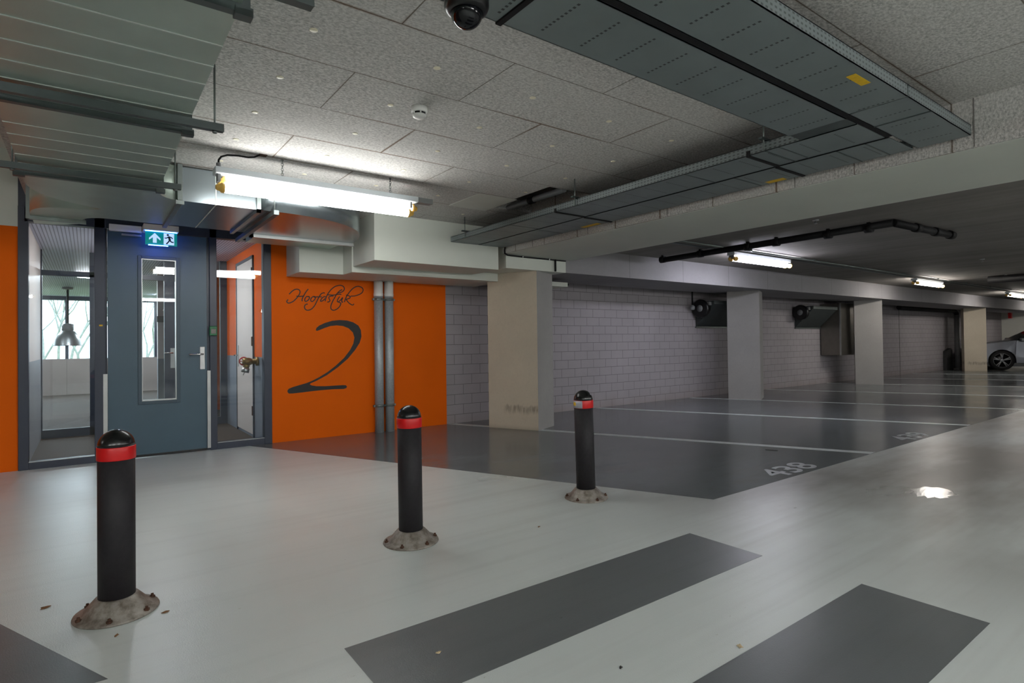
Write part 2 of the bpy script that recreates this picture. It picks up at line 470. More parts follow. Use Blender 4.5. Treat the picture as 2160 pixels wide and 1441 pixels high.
# white cross beam: tile-clad face, smooth painted underside
MB().box(4.31, 4.335, -9, 6.02, 2.341, ZC).build('beam', 'woodwool', kind='structure')
MB().box(4.333, 5.50, -9, 6.03, 2.338, ZC).build('beam', 'white_paint', kind='structure')
g_ = MB()
for y in (5.40, 4.45, 3.40, 2.21, 1.115): g_.box(4.307, 4.312, y-.003, y+.003, 2.345, ZC)
g_.build('beam_joint', 'sign_grey', kind='structure')
# long beam over the pillars
MB().box(4.36, 5.395, 6.02, 7.10, 2.16, ZC).build('beam', 'white_paint', kind='structure')
MB().box(5.395, XE, 6.02, 7.10, 2.16, ZC).build('beam', 'beam_concrete', kind='structure')

def pillar(fx, fy, L, Wd, z1, mat):
    F = (fx, fy); a = (fx+u[0]*L, fy+u[1]*L); b = (fx+w[0]*Wd, fy+w[1]*Wd); d = (a[0]+w[0]*Wd, a[1]+w[1]*Wd)
    o = MB().prism([F, b, d, a], 0, z1).build('pillar', mat, loc=(fx, fy, 0), kind='structure')
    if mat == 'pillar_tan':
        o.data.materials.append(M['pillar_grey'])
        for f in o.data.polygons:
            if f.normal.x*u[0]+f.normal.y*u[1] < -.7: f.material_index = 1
    return o
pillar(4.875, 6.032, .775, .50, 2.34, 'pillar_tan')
pillar(10.625, 6.199, .60, .60, 2.162, 'pillar_grey')
pillar(16.177, 6.133, .61, .40, 2.162, 'pillar_grey')
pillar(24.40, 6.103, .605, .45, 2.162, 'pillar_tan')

# white soffit boxes over the orange wall
s_ = MB(); s_.box(1.992, 4.75, 6.87, YW, 2.05, 2.46)
s_.box(2.515, 4.85, 6.58, 6.88, 2.05, ZC)
s_.build('ceiling_soffit', 'white_paint', kind='structure')
MB().box(2.53, 4.19, 5.95, 6.60, 2.118, ZC).build('ceiling_soffit', 'white_paint', kind='structure')
MB().box(5.15, 5.93, 6.58, YW, 2.035, 2.10).build('ceiling_soffit', 'white_paint', kind='structure')

# ------------------------------------------------------------------ entrance screen
t = structure(thing('trim_1', (.6, YW, 0)))        # dark frame around the door and its sidelights
f = MB(); Y0, Y1 = YW-.02, YW+.09
for a, b in ((-.551, -.472), (.055, .147), (1.13, 1.205), (1.718, 1.806)): f.box(a, b, Y0, Y1, 0, 2.60, .004)
f.box(-.472, .055, Y0, Y1, 0, .07); f.box(1.205, 1.718, Y0, Y1, 0, .075)
f.box(-.5, 1.76, Y0, Y1, 2.452, ZC)
f.box(.147, .165, Y0+.03, Y1, 0, 2.46); f.box(1.105, 1.13, Y0+.03, Y1, 0, 2.46)
f.build('frame', 'frame_paint', t)
f = MB(); f.box(.128, .165, Y0-.012, Y0, .03, .915); f.build('kick_strip', 'steel', t)
f = MB(); f.box(1.100, 1.134, Y0-.012, Y0, .03, .915); f.build('kick_strip', 'steel', t)
f = MB(); f.box(.095, .125, Y0-.002, Y0, 1.418, 1.434); f.build('sticker', 'yellow_sticker', t)
f = MB(); f.box(-.472, .055, Y0-.004, Y0+.006, .07, .076); f.box(1.205, 1.718, Y0-.004, Y0+.006, .075, .081); f.build('glazing_bead', 'steel', t)
for i, (a, b) in enumerate(((-.472, .055), (1.205, 1.718))):
    MB().box(a, b, YW+.03, YW+.036, .07, 2.455).build('window_%d' % (i+1), 'pane_glass', kind='structure')
# the blue-grey fire door with its narrow glazing
t = structure(thing('door_1', (.635, YW, 0)))
f = MB(); dy0, dy1 = YW-.012, YW+.05
f.box(.168, .470, dy0, dy1, .02, 2.445); f.box(.797, 1.10, dy0, dy1, .02, 2.445)
f.box(.470, .797, dy0, dy1, .02, .605); f.box(.470, .797, dy0, dy1, 2.157, 2.445)
f.build('leaf', 'door_paint', t)
f = MB(); q = .036
f.box(.435, .470, dy0-.012, dy0, .57, 2.19, .003); f.box(.797, .832, dy0-.012, dy0, .57, 2.19, .003)
f.box(.470, .797, dy0-.012, dy0, .57, .605, .003); f.box(.470, .797, dy0-.012, dy0, 2.157, 2.19, .003)
f.build('glazing_frame', 'door_trim', t)
f = MB(); f.box(.470, .478, dy0, dy1, .605, 2.157); f.box(.789, .797, dy0, dy1, .605, 2.157); f.box(.478, .789, dy0, dy1, .605, .617); f.box(.478, .789, dy0, dy1, 2.147, 2.157)
f.build('glazing_bead', 'steel', t)
f = MB(); f.box(.478, .789, YW+.015, YW+.021, .617, 2.147); f.build('pane', 'pane_glass', t)
f = MB(); f.box(1.027, 1.078, dy0-.012, dy0, .93, 1.19, .004); hp = f.build('handle_plate', 'steel', t)
f = MB(); f.tube([(1.052, dy0-.01, 1.105), (1.052, dy0-.055, 1.105), (1.04, dy0-.062, 1.105), (.915, dy0-.06, 1.105)], .010, 10); f.build('lever_handle', 'chrome', hp)
f = MB(); f.box(.168, 1.10, dy0-.006, dy0, .005, .03); f.build('threshold', 'black_plastic', t)

t = thing('door_closer', (.34, 7.36, 2.42), 'grey overhead door closer on the top of the blue door', 'door closer')
MB().box(.181, .470, YW-.075, YW-.02, 2.425, 2.495, .004).build('body', 'pale_plastic', t)
MB().box(.290, .468, YW-.06, YW-.035, 2.385, 2.405, .003).build('slide_arm', 'steel', t)

t = thing('exit_sign', (.64, 7.2, 2.29), 'lit green exit sign with arrow and running man above the door', 'exit sign')
MB().box(.475, .80, 7.16, 7.39, 2.435, 2.50, .004).build('housing', 'pale_plastic', t)
pn = MB().box(.492, .785, 7.192, 7.200, 2.285, 2.43).build('panel', 'sign_green', t)
MB().box(.492, .785, 7.186, 7.206, 2.428, 2.436).build('led_strip', 'sign_led', t)
MB().box(.52, .70, 7.187, 7.203, 2.279, 2.285).build('light_edge', 'sign_led', t)
ax, az = .578, 2.36
MB().prism([(ax,az+.052),(ax+.052,az-.004),(ax+.052,az-.024),(ax+.017,az+.006),(ax+.017,az-.052),(ax-.017,az-.052),(ax-.017,az+.006),(ax-.052,az-.024),(ax-.052,az-.004)], 7.188, 7.192, 'y').build('arrow', 'sign_white', pn)
MB().prism([(.66,2.295),(.757,2.295),(.757,2.418),(.66,2.418)], 7.189, 7.192, 'y').build('door_pictogram', 'sign_white', pn)
f = MB(); f.lathe((.698, 7.1865, 2.401), [(.011,-.001),(.011,.002)], 14, 'y')
for pts, wd in (([(.702,2.385),(.712,2.368),(.716,2.345)], .022), ([(.716,2.347),(.700,2.322),(.684,2.303)], .013), ([(.716,2.347),(.732,2.328),(.752,2.326)], .013), ([(.702,2.381),(.684,2.366),(.668,2.368)], .010), ([(.710,2.383),(.730,2.378),(.742,2.362)], .010)):
    f.ribbon(pts, wd, 7.1855, 7.189)
f.build('running_figure', 'sign_dark', pn)

t = thing('emergency_button', (1.165, 7.36, 1.31), 'green emergency door release box on the frame beside the door', 'emergency button')
MB().box(1.122, 1.20, YW-.065, YW-.02, 1.315, 1.425, .008).build('case', 'green_plastic', t)
MB().box(1.136, 1.186, YW-.069, YW-.064, 1.338, 1.392, .003).build('press_plate', 'sign_grey', t)

# ------------------------------------------------------------------ vestibule and gallery behind the glass
VX0, VX1, VY1 = -.50, 1.735, 9.80
MB().box(-6, 7, YW+.0, 18.6, -.2, -.001).build('floor', 'lobby_floor', kind='structure')
MB().box(-6, 7, YW+.12, 18.7, 2.50, 2.7).build('ceiling', 'ribbed_ceiling', kind='structure')
MB().box(VX1, VX1+.12, YW+.12, VY1+.05, 1.05, 2.5).build('wall_right', 'orange_paint', kind='structure')
MB().box(VX1-.002, VX1+.12, YW+.12, VY1+.05, 0, 1.05).build('wall_right', 'dado_blue', kind='structure')
MB().box(VX0-.12, VX0, YW+.12, VY1+.05, 1.05, 2.5).build('wall_left', 'interior_white', kind='structure')
MB().box(VX0-.12, VX0+.002, YW+.12, VY1+.05, 0, 1.05).build('wall_left', 'dado_grey', kind='structure')
# inner glazed screen
t = structure(thing('trim_2', (.6, VY1, 0)))
f = MB()
for a, b in ((-.55, -.485), (.02, .085), (.90, 1.08), (1.64, 1.735)): f.box(a, b, VY1-.03, VY1+.04, 0, 2.5)
f.box(-.485, .9, VY1-.03, VY1+.04, 2.16, 2.23)
f.box(-.485, .9, VY1-.03, VY1+.04, 0, .11); f.box(1.08, 1.64, VY1-.03, VY1+.04, 0, .11)
f.build('frame', 'frame_paint', t)
f = MB(); f.box(.975, 1.03, VY1-.045, VY1-.03, .88, 1.17); hp = f.build('handle_plate', 'steel', t)
f = MB(); f.tube([(1.0, VY1-.04, 1.10), (1.0, VY1-.085, 1.10), (.89, VY1-.085, 1.10)], .011, 8); f.build('lever_handle', 'chrome', hp)
for i, (a, b, z0, z1) in enumerate(((-.485, .02, .11, 2.16), (.085, .90, .11, 2.16), (1.08, 1.64, .11, 2.5))):
    MB().box(a, b, VY1, VY1+.006, z0, z1).build('window_%d' % (i+3), 'pane_glass', kind='structure')
# white door in the vestibule side wall
t = structure(thing('door_2', (VX1, 8.5, 0)))
f = MB(); f.box(VX1-.012, VX1+.03, 8.0, 8.98, .04, 2.33); f.build('leaf', 'interior_white', t)
f = MB(); f.box(VX1-.02, VX1+.02, 7.97, 8.0, 0, 2.36); f.box(VX1-.02, VX1+.02, 8.98, 9.01, 0, 2.36); f.box(VX1-.02, VX1+.02, 7.97, 9.01, 2.33, 2.37); f.build('door_frame', 'frame_paint', t)
for z in (.35, 1.25, 2.15):
    MB().box(VX1-.03, VX1-.005, 7.985, 8.015, z-.06, z+.06).build('hinge', 'rust', t)
f = MB(); f.box(VX1-.022, VX1-.012, 8.88, 8.92, .9, 1.2); hp = f.build('handle_plate', 'steel', t)
f = MB(); f.tube([(VX1-.02, 8.90, 1.06), (VX1-.065, 8.90, 1.06), (VX1-.065, 8.79, 1.06)], .009, 8); f.build('lever_handle', 'chrome', hp)
# fire main valve on the side wall
vy, vz = 7.76, .995
t = thing('fire_hydrant_valve', (VX1, vy, vz), 'brass fire main valve with red handwheel behind the right sidelight', 'valve')
MB().lathe((VX1, vy, vz), [(.055,0),(.055,-.03),(.035,-.032),(.032,-.10)], 20, 'x').build('wall_flange', 'brass', t)
f = MB(); f.lathe((VX1-.13, vy, vz), [(.0,-.06),(.035,-.055),(.05,-.02),(.05,.02),(.038,.05),(.03,.06)], 18, 'x')
f.lathe((VX1-.13, vy, vz), [(.0,-.05),(.04,-.04),(.045,0),(.034,.05),(.022,.07),(.018,.12),(.012,.13),(.010,.21)], 16, 'y')
f.tube([(VX1-.13, vy, vz-.02), (VX1-.15, vy-.005, vz-.085)], .036, 14)
f.build('valve_body', 'brass', t)
MB().tube([(VX1-.148, vy-.005, vz-.08), (VX1-.16, vy-.008, vz-.135)], .046, 16).build('outlet_cap', 'steel', t)
f = MB(); hy = vy+.21
f.tube([(VX1-.13+.05*math.cos(a*PI/12), hy, vz+.05*math.sin(a*PI/12)) for a in range(24)], .008, 8, closed=True)
for a in range(3):
    c_, s_ = math.cos(a*PI/3), math.sin(a*PI/3)
    f.tube([(VX1-.13-.05*c_, hy, vz-.05*s_), (VX1-.13+.05*c_, hy, vz+.05*s_)], .006, 6)
f.build('handwheel', 'red_paint', t)
f = MB(); f.tube([(VX1-.14, vy+.12, vz-.02), (VX1-.16, vy+.11, vz-.10), (VX1-.17, vy+.05, vz-.17), (VX1-.165, vy+.0, vz-.14)], .004, 6); f.build('cap_chain', 'steel', t)
t = thing('ceiling_light', (.6, 8.5, 2.44), 'added round fill light out of sight in the vestibule', 'ceiling light')  # unseen fixture, added to brighten the vestibule
MB().lathe((.6, 8.5, 2.5), [(.19,0),(.19,-.03)], 28).build('base', 'white_plastic', t)
MB().lathe((.6, 8.5, 2.47), [(.175,0),(.165,-.03),(.10,-.05),(0,-.055)], 28).build('diffuser', 'vestibule_fill', t)
# gallery beyond
MB().box(1.0, 1.5, 11.95, 12.1, .98, 2.5).build('wall_inner', 'interior_white', kind='structure')
MB().box(1.0, 1.5, 11.94, 12.1, 0, .98).build('wall_inner', 'dado_grey', kind='structure')
MB().box(1.5, 7, 11.95, 12.1, 0, 2.5).build('wall_inner', 'orange_paint', kind='structure')
MB().box(-6.2, -6, YW+.1, 18.6, 0, 2.5).build('wall_left', 'interior_white', kind='structure')
MB().box(7, 7.2, YW+.1, 18.6, 0, 2.5).build('wall_right', 'interior_white', kind='structure')
MB().box(-6, 7, 18.45, 18.6, 0, .91).build('wall_parapet', 'parapet_panel', kind='structure')
f = MB(); f.box(-6, 7, 18.42, 18.6, 2.40, 2.5)
for x in (-3.0, -.43, 1.50, 4.4): f.box(x-.035, x+.035, 18.46, 18.55, .91, 2.42)
f.build('trim_3', 'frame_paint', kind='structure')
t = thing('nameplate', (1.035, 11.9, 1.62), 'small grey name plate on a bracket seen through the door glass', 'sign')
MB().box(.985, 1.09, 11.90, 11.93, 1.635, 1.735).build('plate', 'sign_grey', t)
MB().box(.98, 1.095, 11.93, 11.95, 1.63, 1.645).build('bracket', 'black_plastic', t)
for k, (x, y) in enumerate(((0.0, 12.84), (-2.6, 12.84), (-1.4, 16.9), (1.6, 16.9))):
    t = thing('ceiling_light', (x, y, 2.46), 'flat round ceiling light in the gallery beyond the glass', 'ceiling light', 'gallery ceiling lights')
    MB().lathe((x, y, 2.5), [(.20,0),(.20,-.02)], 24).build('base', 'white_plastic', t)
    MB().lathe((x, y, 2.48), [(.18,0),(.17,-.02),(0,-.03)], 24).build('diffuser', 'lobby_light', t)
t = thing('pendant_lamp', (-.349, 15.7, 1.22), 'grey dome pendant lamp hanging behind the left sidelight', 'pendant lamp')
c0 = (-.349, 15.7, 0)
MB().lathe(c0, [(.10,2.5),(.10,2.46),(.02,2.45)], 20).build('ceiling_rose', 'grey_plastic', t)
MB().lathe(c0, [(.02,2.46),(.02,1.70)], 12).build('rod', 'black_pipe', t)
MB().lathe(c0, [(.03,1.72),(.105,1.70),(.105,1.57),(.08,1.55)], 24).build('neck', 'grey_plastic', t)
MB().lathe(c0, [(.07,1.57),(.12,1.55),(.18,1.47),(.23,1.36),(.25,1.25),(.255,1.235),(.245,1.235),(.22,1.36),(.17,1.46),(.10,1.54)], 32, cap=False).build('lamp_shade', 'steel', t)
# bare trees outside
MB().box(-30, 30, 19.5, 60, -1.2, -1.0).build('ground', 'grass', kind='structure')
def tree(x, y, h, seed, label):
    rnd = random.Random(seed); b = MB()
    def grow(p, d, l, r, k):
        q = p+d*l; mid = p+d*l*.5+Vector((rnd.uniform(-1,1), rnd.uniform(-1,1), 0))*l*.06
        b.tube([p, mid, q], [r, r*.85, r*.7], 5, cap=False)
        if k == 0: return
        for i in range(2 if k > 2 else 3):
            a = rnd.uniform(0, 2*PI); s = rnd.uniform(.35, .75)
            nd = (d+Vector((math.cos(a)*s, math.sin(a)*s, rnd.uniform(-.05, .25)))).normalized()
            grow(q, nd, l*rnd.uniform(.62, .85), r*.62, k-1)
    grow(Vector((x, y, -1.05)), Vector((rnd.uniform(-.08,.08), 0, 1)).normalized(), h*.3, h*.010, 7)
    o = b.build('bare_tree', 'bark', loc=(x, y, -1.05))
    tag(o, label, 'tree', 'bare trees outside the gallery window')
for i, (x, y, h) in enumerate(((-1.35, 25.5, 6.0), (-.2, 27, 6.6), (-.65, 30, 7.2), (1.7, 26, 6.0), (2.3, 30, 7.5), (.35, 33, 7.5), (-2.3, 31, 7.5), (3.3, 34, 8), (-1.0, 36, 8), (.9, 29, 7))):
    tree(x, y, h, 20+i, 'leafless tree outside behind the gallery parapet')

# ------------------------------------------------------------------ writing on the wall
STROKES = [[(2.021,1.83),(2.054,1.865),(2.089,1.89),(2.125,1.896),(2.15,1.882),(2.152,1.851),(2.135,1.816),(2.109,1.781),(2.073,1.745),(2.04,1.726),(2.012,1.719),(1.994,1.73),(1.995,1.748),(2.01,1.762)],[(2.109,1.81),(2.15,1.807),(2.207,1.816)],[(2.257,1.905),(2.233,1.875),(2.207,1.832),(2.185,1.789),(2.178,1.762),(2.183,1.746)],[(2.259,1.81),(2.233,1.806),(2.214,1.779),(2.214,1.753),(2.232,1.748),(2.259,1.77),(2.272,1.797),(2.264,1.81),(2.254,1.802)],[(2.333,1.813),(2.309,1.806),(2.289,1.779),(2.289,1.755),(2.308,1.749),(2.335,1.773),(2.346,1.8),(2.34,1.813),(2.327,1.805),(2.37,1.809)],[(2.469,1.861),(2.448,1.864),(2.418,1.848),(2.391,1.807),(2.364,1.752),(2.332,1.692),(2.294,1.651),(2.252,1.635),(2.221,1.644),(2.208,1.671),(2.214,1.697),(2.235,1.711),(2.25,1.711)],[(2.359,1.81),(2.396,1.81),(2.428,1.811)],[(2.482,1.813),(2.455,1.814),(2.428,1.792),(2.412,1.764),(2.417,1.754),(2.444,1.765),(2.471,1.793)],[(2.471,1.756),(2.48,1.794),(2.504,1.849),(2.549,1.91),(2.604,1.954),(2.665,1.971),(2.707,1.964),(2.726,1.937),(2.718,1.907),(2.687,1.883),(2.642,1.871)],[(2.581,1.827),(2.548,1.826),(2.52,1.811),(2.523,1.79),(2.534,1.768),(2.52,1.752),(2.498,1.746)],[(2.698,1.917),(2.664,1.899),(2.625,1.859),(2.597,1.809),(2.569,1.759),(2.547,1.704),(2.545,1.666),(2.566,1.644),(2.596,1.645),(2.64,1.671),(2.668,1.707),(2.677,1.735),(2.663,1.745),(2.646,1.748)],[(2.504,1.841),(2.586,1.841),(2.642,1.854),(2.686,1.853)],[(2.664,1.825),(2.641,1.794),(2.63,1.766),(2.638,1.753),(2.669,1.773),(2.703,1.813),(2.691,1.779),(2.691,1.752),(2.708,1.755)],[(2.725,1.753),(2.739,1.792),(2.759,1.837),(2.8,1.894),(2.852,1.946),(2.909,1.97),(2.962,1.959),(2.985,1.929),(2.97,1.889),(2.926,1.86),(2.868,1.841),(2.811,1.836)],[(2.748,1.847),(2.782,1.84),(2.805,1.827),(2.796,1.808),(2.765,1.795),(2.742,1.792)],[(2.748,1.792),(2.781,1.749),(2.821,1.722),(2.844,1.72),(2.855,1.735)]]
TWO = [(1.992,.614),(2.008,.593),(2.053,.591),(2.177,.597),(2.292,.605),(2.432,.611),(2.576,.614),(2.705,.609),(2.742,.619),(2.751,.638),(2.736,.656),(2.699,.66),(2.577,.66),(2.457,.659),(2.35,.666),(2.292,.678),(2.267,.691),(2.275,.705),(2.351,.734),(2.482,.798),(2.627,.894),(2.765,1.005),(2.866,1.119),(2.931,1.216),(2.955,1.297),(2.948,1.383),(2.914,1.445),(2.844,1.487),(2.757,1.511),(2.657,1.516),(2.56,1.505),(2.463,1.475),(2.392,1.441),(2.356,1.411),(2.347,1.382),(2.362,1.372),(2.391,1.382),(2.463,1.412),(2.535,1.436),(2.62,1.445),(2.706,1.437),(2.781,1.407),(2.837,1.352),(2.858,1.285),(2.842,1.205),(2.797,1.12),(2.715,1.018),(2.603,.919),(2.494,.84),(2.386,.779),(2.293,.736),(2.223,.711),(2.143,.692),(2.065,.673),(2.009,.653),(1.992,.631)]
b = MB()
for s in STROKES: b.ribbon(s, .0135, YW-.002, YW+.001)
tag(b.build('wall_lettering', 'letter_brown', loc=(2.4, YW, 1.75)), 'thin dark script word Hoofdstuk written on the orange wall', 'lettering')
tag(MB().prism(TWO, YW-.002, YW+.001, 'y').build('wall_numeral', 'black_letter', loc=(2.4, YW, .6)), 'large black brush-style numeral 2 on the orange wall', 'numeral')

# two riser pipes
def riser(x, label, band):
    t = thing('riser_pipe', (x, 7.34, 0), label, 'pipe', 'riser pipes on the orange wall')
    MB().lathe((x, 7.34, 0), [(.060,.0),(.060,1.86)], 24).build('lower_pipe', 'spangle', t)
    MB().lathe((x, 7.34, 0), [(.0645,1.84),(.0645,1.88),(.061,1.885),(.061,2.05)], 24).build('upper_pipe', 'white_plastic', t)
    for z in (.36, 1.80):
        cl = MB(); cl.lathe((x, 7.34, z), [(.066,-.014),(.066,.014)], 24); cl.box(x-.085, x-.06, 7.325, 7.355, z-.014, z+.014); cl.box(x+.06, x+.08, 7.325, 7.355, z-.014, z+.014); cl.box(x-.012, x+.012, 7.39, YW, z-.012, z+.012)
        cl.build('pipe_clamp', 'galvanised_rail', t)
    if band: MB().lathe((x, 7.34, 1.79), [(.0625,.03),(.0625,.085)], 24).build('label_band', 'number_paint', t)
riser(3.172, 'galvanised riser pipe with printed band, nearer the numeral 2', True)
riser(3.325, 'galvanised riser pipe without band, further from the numeral 2', False)

m, t_, N_, L_ = nt('wet_film'); g = G(t_); v = coords(g)
g.out(lin(160,160,156), .12, spec=.5, bump=g.noise(v, 46, 2), bstr=.25, bdist=.004); M['wet_film'] = m
pp = [(5.24+.20*math.cos(a*PI/12)*(1+.18*math.sin(3*a)), 1.66+.13*math.sin(a*PI/12)*(1+.15*math.cos(2*a))) for a in range(24)]
tag(MB().prism(pp, 0, .0012).build('puddle', 'wet_film', loc=(5.24, 1.66, 0)), 'small wet patch reflecting a tube lamp on the lane floor', 'puddle')
# ------------------------------------------------------------------ bollards
def bollard_proto():
    t = thing('bollard', (0,0,0))
    MB().lathe((0,0,0), [(.0722,.03),(.0722,.757)], 40).build('post', 'bollard_black', t)
    prof = [(.0722*math.cos(a*PI/20), .752+.073*math.sin(a*PI/20)) for a in range(0, 11)]
    MB().lathe((0,0,0), prof, 40).build('dome_cap', 'bollard_cap', t)
    bd = MB().lathe((0,0,0), [(.0745,.692),(.0755,.695),(.0755,.748),(.0745,.751)], 40).build('reflective_band', 'red_band', t)
    fl = MB().lathe((0,0,0), [(.163,0),(.166,.004),(.163,.011),(.140,.016),(.128,.026),(.105,.052),(.084,.075),(.0735,.078)], 40).build('base_flange', 'flange', t)
    for k in range(6):
        a = k*PI/3+.35
        x, y = .146*math.cos(a), .146*math.sin(a)
        b = MB(); b.lathe((x, y, .010), [(.012,0),(.012,.012),(.006,.012),(.006,.022),(0,.023)], 6, smooth=False); b.build('bolt', 'rust', t)
    return t
m, t_, N_, L_ = nt('flange'); g = G(t_); v = coords(g)
cc = g.mix(g.ramp(g.noise(v, 14, 5, .7), .42, .62), lin(150,144,136), lin(106,97,88))
cc = g.mix(g.math('MULTIPLY', g.ramp(g.noise(v, 26, 4), .60, .75), .45), cc, lin(92,66,46))
g.out(cc, .5, metal=.25, bump=g.noise(v, 60, 3), bstr=.2, bdist=.003); M['flange'] = m
b1 = bollard_proto(); b1.location = (1.572, 3.185, 0); b1.rotation_euler = (0, -.009, .4)
tag(b1, 'black bollard with full red band, the middle one of three', 'bollard', 'row of bollards')
b2 = copy_tree(b1); b2.location = (.103, 3.178, 0); b2.rotation_euler = (0, 0, 1.0)
tag(b2, 'black bollard with red band in front of the blue door', 'bollard', 'row of bollards')
b3 = copy_tree(b1); b3.location = (3.072, 3.229, 0); b3.rotation_euler = (.004, -.028, 0)
tag(b3, 'black bollard with half silver half red band beside bay 438', 'bollard', 'row of bollards')
# silver half of the third band, with its sticker
bd = [o for o in b3.children if o.name.startswith('reflective_band')][0]
def arc_patch(name, r, a0, a1, z0, z1, mat, parent):
    bm = MB(); n = 14
    v = []
    for i in range(n+1):
        a = a0+(a1-a0)*i/n
        v += [(r*math.cos(a), r*math.sin(a), z0), (r*math.cos(a), r*math.sin(a), z1)]
    bm._faces(v, [(2*i, 2*i+2, 2*i+3, 2*i+1) for i in range(n)], True)
    me = bpy.data.meshes.new(name); bm.bm.to_mesh(me); bm.bm.free(); me.materials.append(M[mat])
    o = bpy.data.objects.new(name, me); COL.objects.link(o); o.parent = parent
    md = o.modifiers.new('t', 'SOLIDIFY'); md.thickness = .0006
    return o
va = math.atan2(-3.229, -3.072)        # towards the viewer
o = arc_patch('silver_band', .0763, va-1.5, va-.10, .694, .749, 'silver_band', bd); o['label'] = 'silver half of the band'
arc_patch('sticker', .0768, va-1.3, va-.85, .712, .738, 'yellow_sticker', bd)

# small litter on the floor
pm('leaf_brown', lin(120,84,50), .8, var=.3, vscale=80)
pm('leaf_pale', lin(196,176,140), .8, var=.2, vscale=80)
pm('leaf_dark', lin(44,42,40), .8, var=.2, vscale=80)
def scrap(x, y, r, a, mat, label):
    b = MB(); n = 9; rn = random.Random(int(x*100+y*977))
    p = [(r*(1+.35*rn.uniform(-1,1))*math.cos(k*2*PI/n), .55*r*(1+.3*rn.uniform(-1,1))*math.sin(k*2*PI/n)) for k in range(n)]
    c_, s_ = math.cos(a), math.sin(a)
    v = [(x+q[0]*c_-q[1]*s_, y+q[0]*s_+q[1]*c_, .0015+.004*rn.random()) for q in p]+[(x, y, .006)]
    v2 = [(q[0], q[1], q[2]-.0012) for q in v]
    b._faces(v+v2, [(i, (i+1) % n, n) for i in range(n)]+[(n+1+(i+1) % n, n+1+i, 2*n+1) for i in range(n)]+[((i+1) % n, i, n+1+i, n+1+(i+1) % n) for i in range(n)])
    tag(b.build('leaf_scrap', mat, loc=(x, y, 0)), label, 'leaf scrap')
for q in ((-.159, 3.434, .022, .5, 'leaf_brown', 'small brown leaf scrap on the floor left of the nearest bollard'),
          (.093, 2.919, .012, 1.2, 'leaf_brown', 'tiny brown leaf bit in front of the nearest bollard foot'),
          (.28, 3.033, .016, .3, 'leaf_brown', 'small brown leaf bit right of the nearest bollard foot'),
          (2.043, 1.297, .018, .8, 'leaf_pale', 'pale leaf bit between the two dark crossing stripes'),
          (1.088, 1.979, .012, .2, 'leaf_pale', 'tiny pale crumb lying on the longer dark stripe'),
          (5.915, 3.342, .055, 1.9, 'leaf_dark', 'dark leaf lying in the bay beyond number 438'),
          (1.568, 1.478, .010, .4, 'leaf_dark', 'tiny dark crumb on the light floor between the stripes'),
          (2.346, 2.911, .012, .4, 'leaf_brown', 'tiny leaf bit on the floor between the two right bollards')):
    scrap(*q)
# ------------------------------------------------------------------ ventilation duct
ZD, ZT = 2.347, 2.618
t = thing('ventilation_duct', (.05, 3.4, ZD), 'wide galvanised air duct under the ceiling running to the door', 'air duct')
def strsec(y0, y1, ys):
    b = MB(); b.box(-.345, .418, y0, y1, ZD, ZT); b.mi = 1
    for y in ys: b.box(-.345, .4185, y-.0035, y+.0035, ZD-.003, ZT+.001)
    b.build('duct_section', ['galvanised', 'duct_seam'], t)
strsec(-4.0, 2.085, [-3.8+.2*k for k in range(29)])
strsec(2.10, 3.435, [2.41+.2*k for k in range(5)])
strsec(3.45, 4.835, [3.84+.2*k for k in range(5)])
def flange(y0, x0=-.345, x1=.418, e=.028, d=.018, mat='dark_rail'):
    b = MB()
    b.box(x0-e, x1+e, y0-d, y0+d, ZD-e, ZD); b.box(x0-e, x1+e, y0-d, y0+d, ZT, ZT+.016)
    b.box(x0-e, x0, y0-d, y0+d, ZD, ZT); b.box(x1, x1+e, y0-d, y0+d, ZD, ZT)
    b.box(x0-e-.012, x0+.02, y0-d-.004, y0+d+.004, ZD-e-.01, ZD-e+.02); b.box(x1-.02, x1+e+.008, y0-d-.004, y0+d+.004, ZD-e-.01, ZD-e+.02)
    b.build('flange', mat, t)
flange(2.09); flange(3.44); flange(4.845)
def arc(p0, p1, p2, n=6):
    return [tuple((1-s)**2*p0[i]+2*s*(1-s)*p1[i]+s*s*p2[i] for i in (0, 1)) for s in [k/n for k in range(n+1)]]
elbow = [(.418, 4.86)]+arc((.418, 4.88), (.43, 5.16), (.57, 5.18), 6)+[(.57, 6.285)]+[(.42, 6.285)]+arc((.2, 6.27), (-.01, 6.24), (-.04, 6.46), 6)+[(-.396, 6.46)]+arc((-.396, 6.33), (-.37, 5.98), (-.10, 5.965), 6)+arc((-.05, 5.96), (.05, 5.93), (.096, 5.85), 4)+arc((.0, 5.79), (-.345, 5.60), (-.352, 5.15), 8)+[(-.345, 4.86)]
MB().prism(elbow, ZD, ZT, smooth=True).build('elbow', 'galvanised', t)
br = [(.60, 5.18), (1.155, 5.178)]+[(1.155, 6.285), (.60, 6.285)]
b = MB(); b.prism(br, ZD, ZT)
b.mi = 1; b.box(.838, .846, 5.174, 6.28, ZD-.003, ZT)
b.build('branch_section', ['galvanised_smooth', 'duct_seam'], t)
b = MB(); b.box(.568, .602, 5.15, 6.31, ZD-.028, ZD); b.box(.568, .602, 5.15, 5.18, ZD-.028, ZT+.012); b.box(.555, .612, 5.145, 5.17, ZD-.035, ZD-.005)
b.build('flange', 'galvanised_rail', t)
bend = [(1.175, 5.178), (1.36, 5.175)]+arc((1.40, 5.175), (2.30, 5.26), (2.43, 6.28), 10)+[(2.43, 6.36), (1.38, 6.36)]+arc((1.38, 6.34), (1.35, 6.285), (1.175, 6.285), 4)
MB().prism(bend, ZD, ZT, smooth=True).build('bend', 'galvanised_smooth', t)
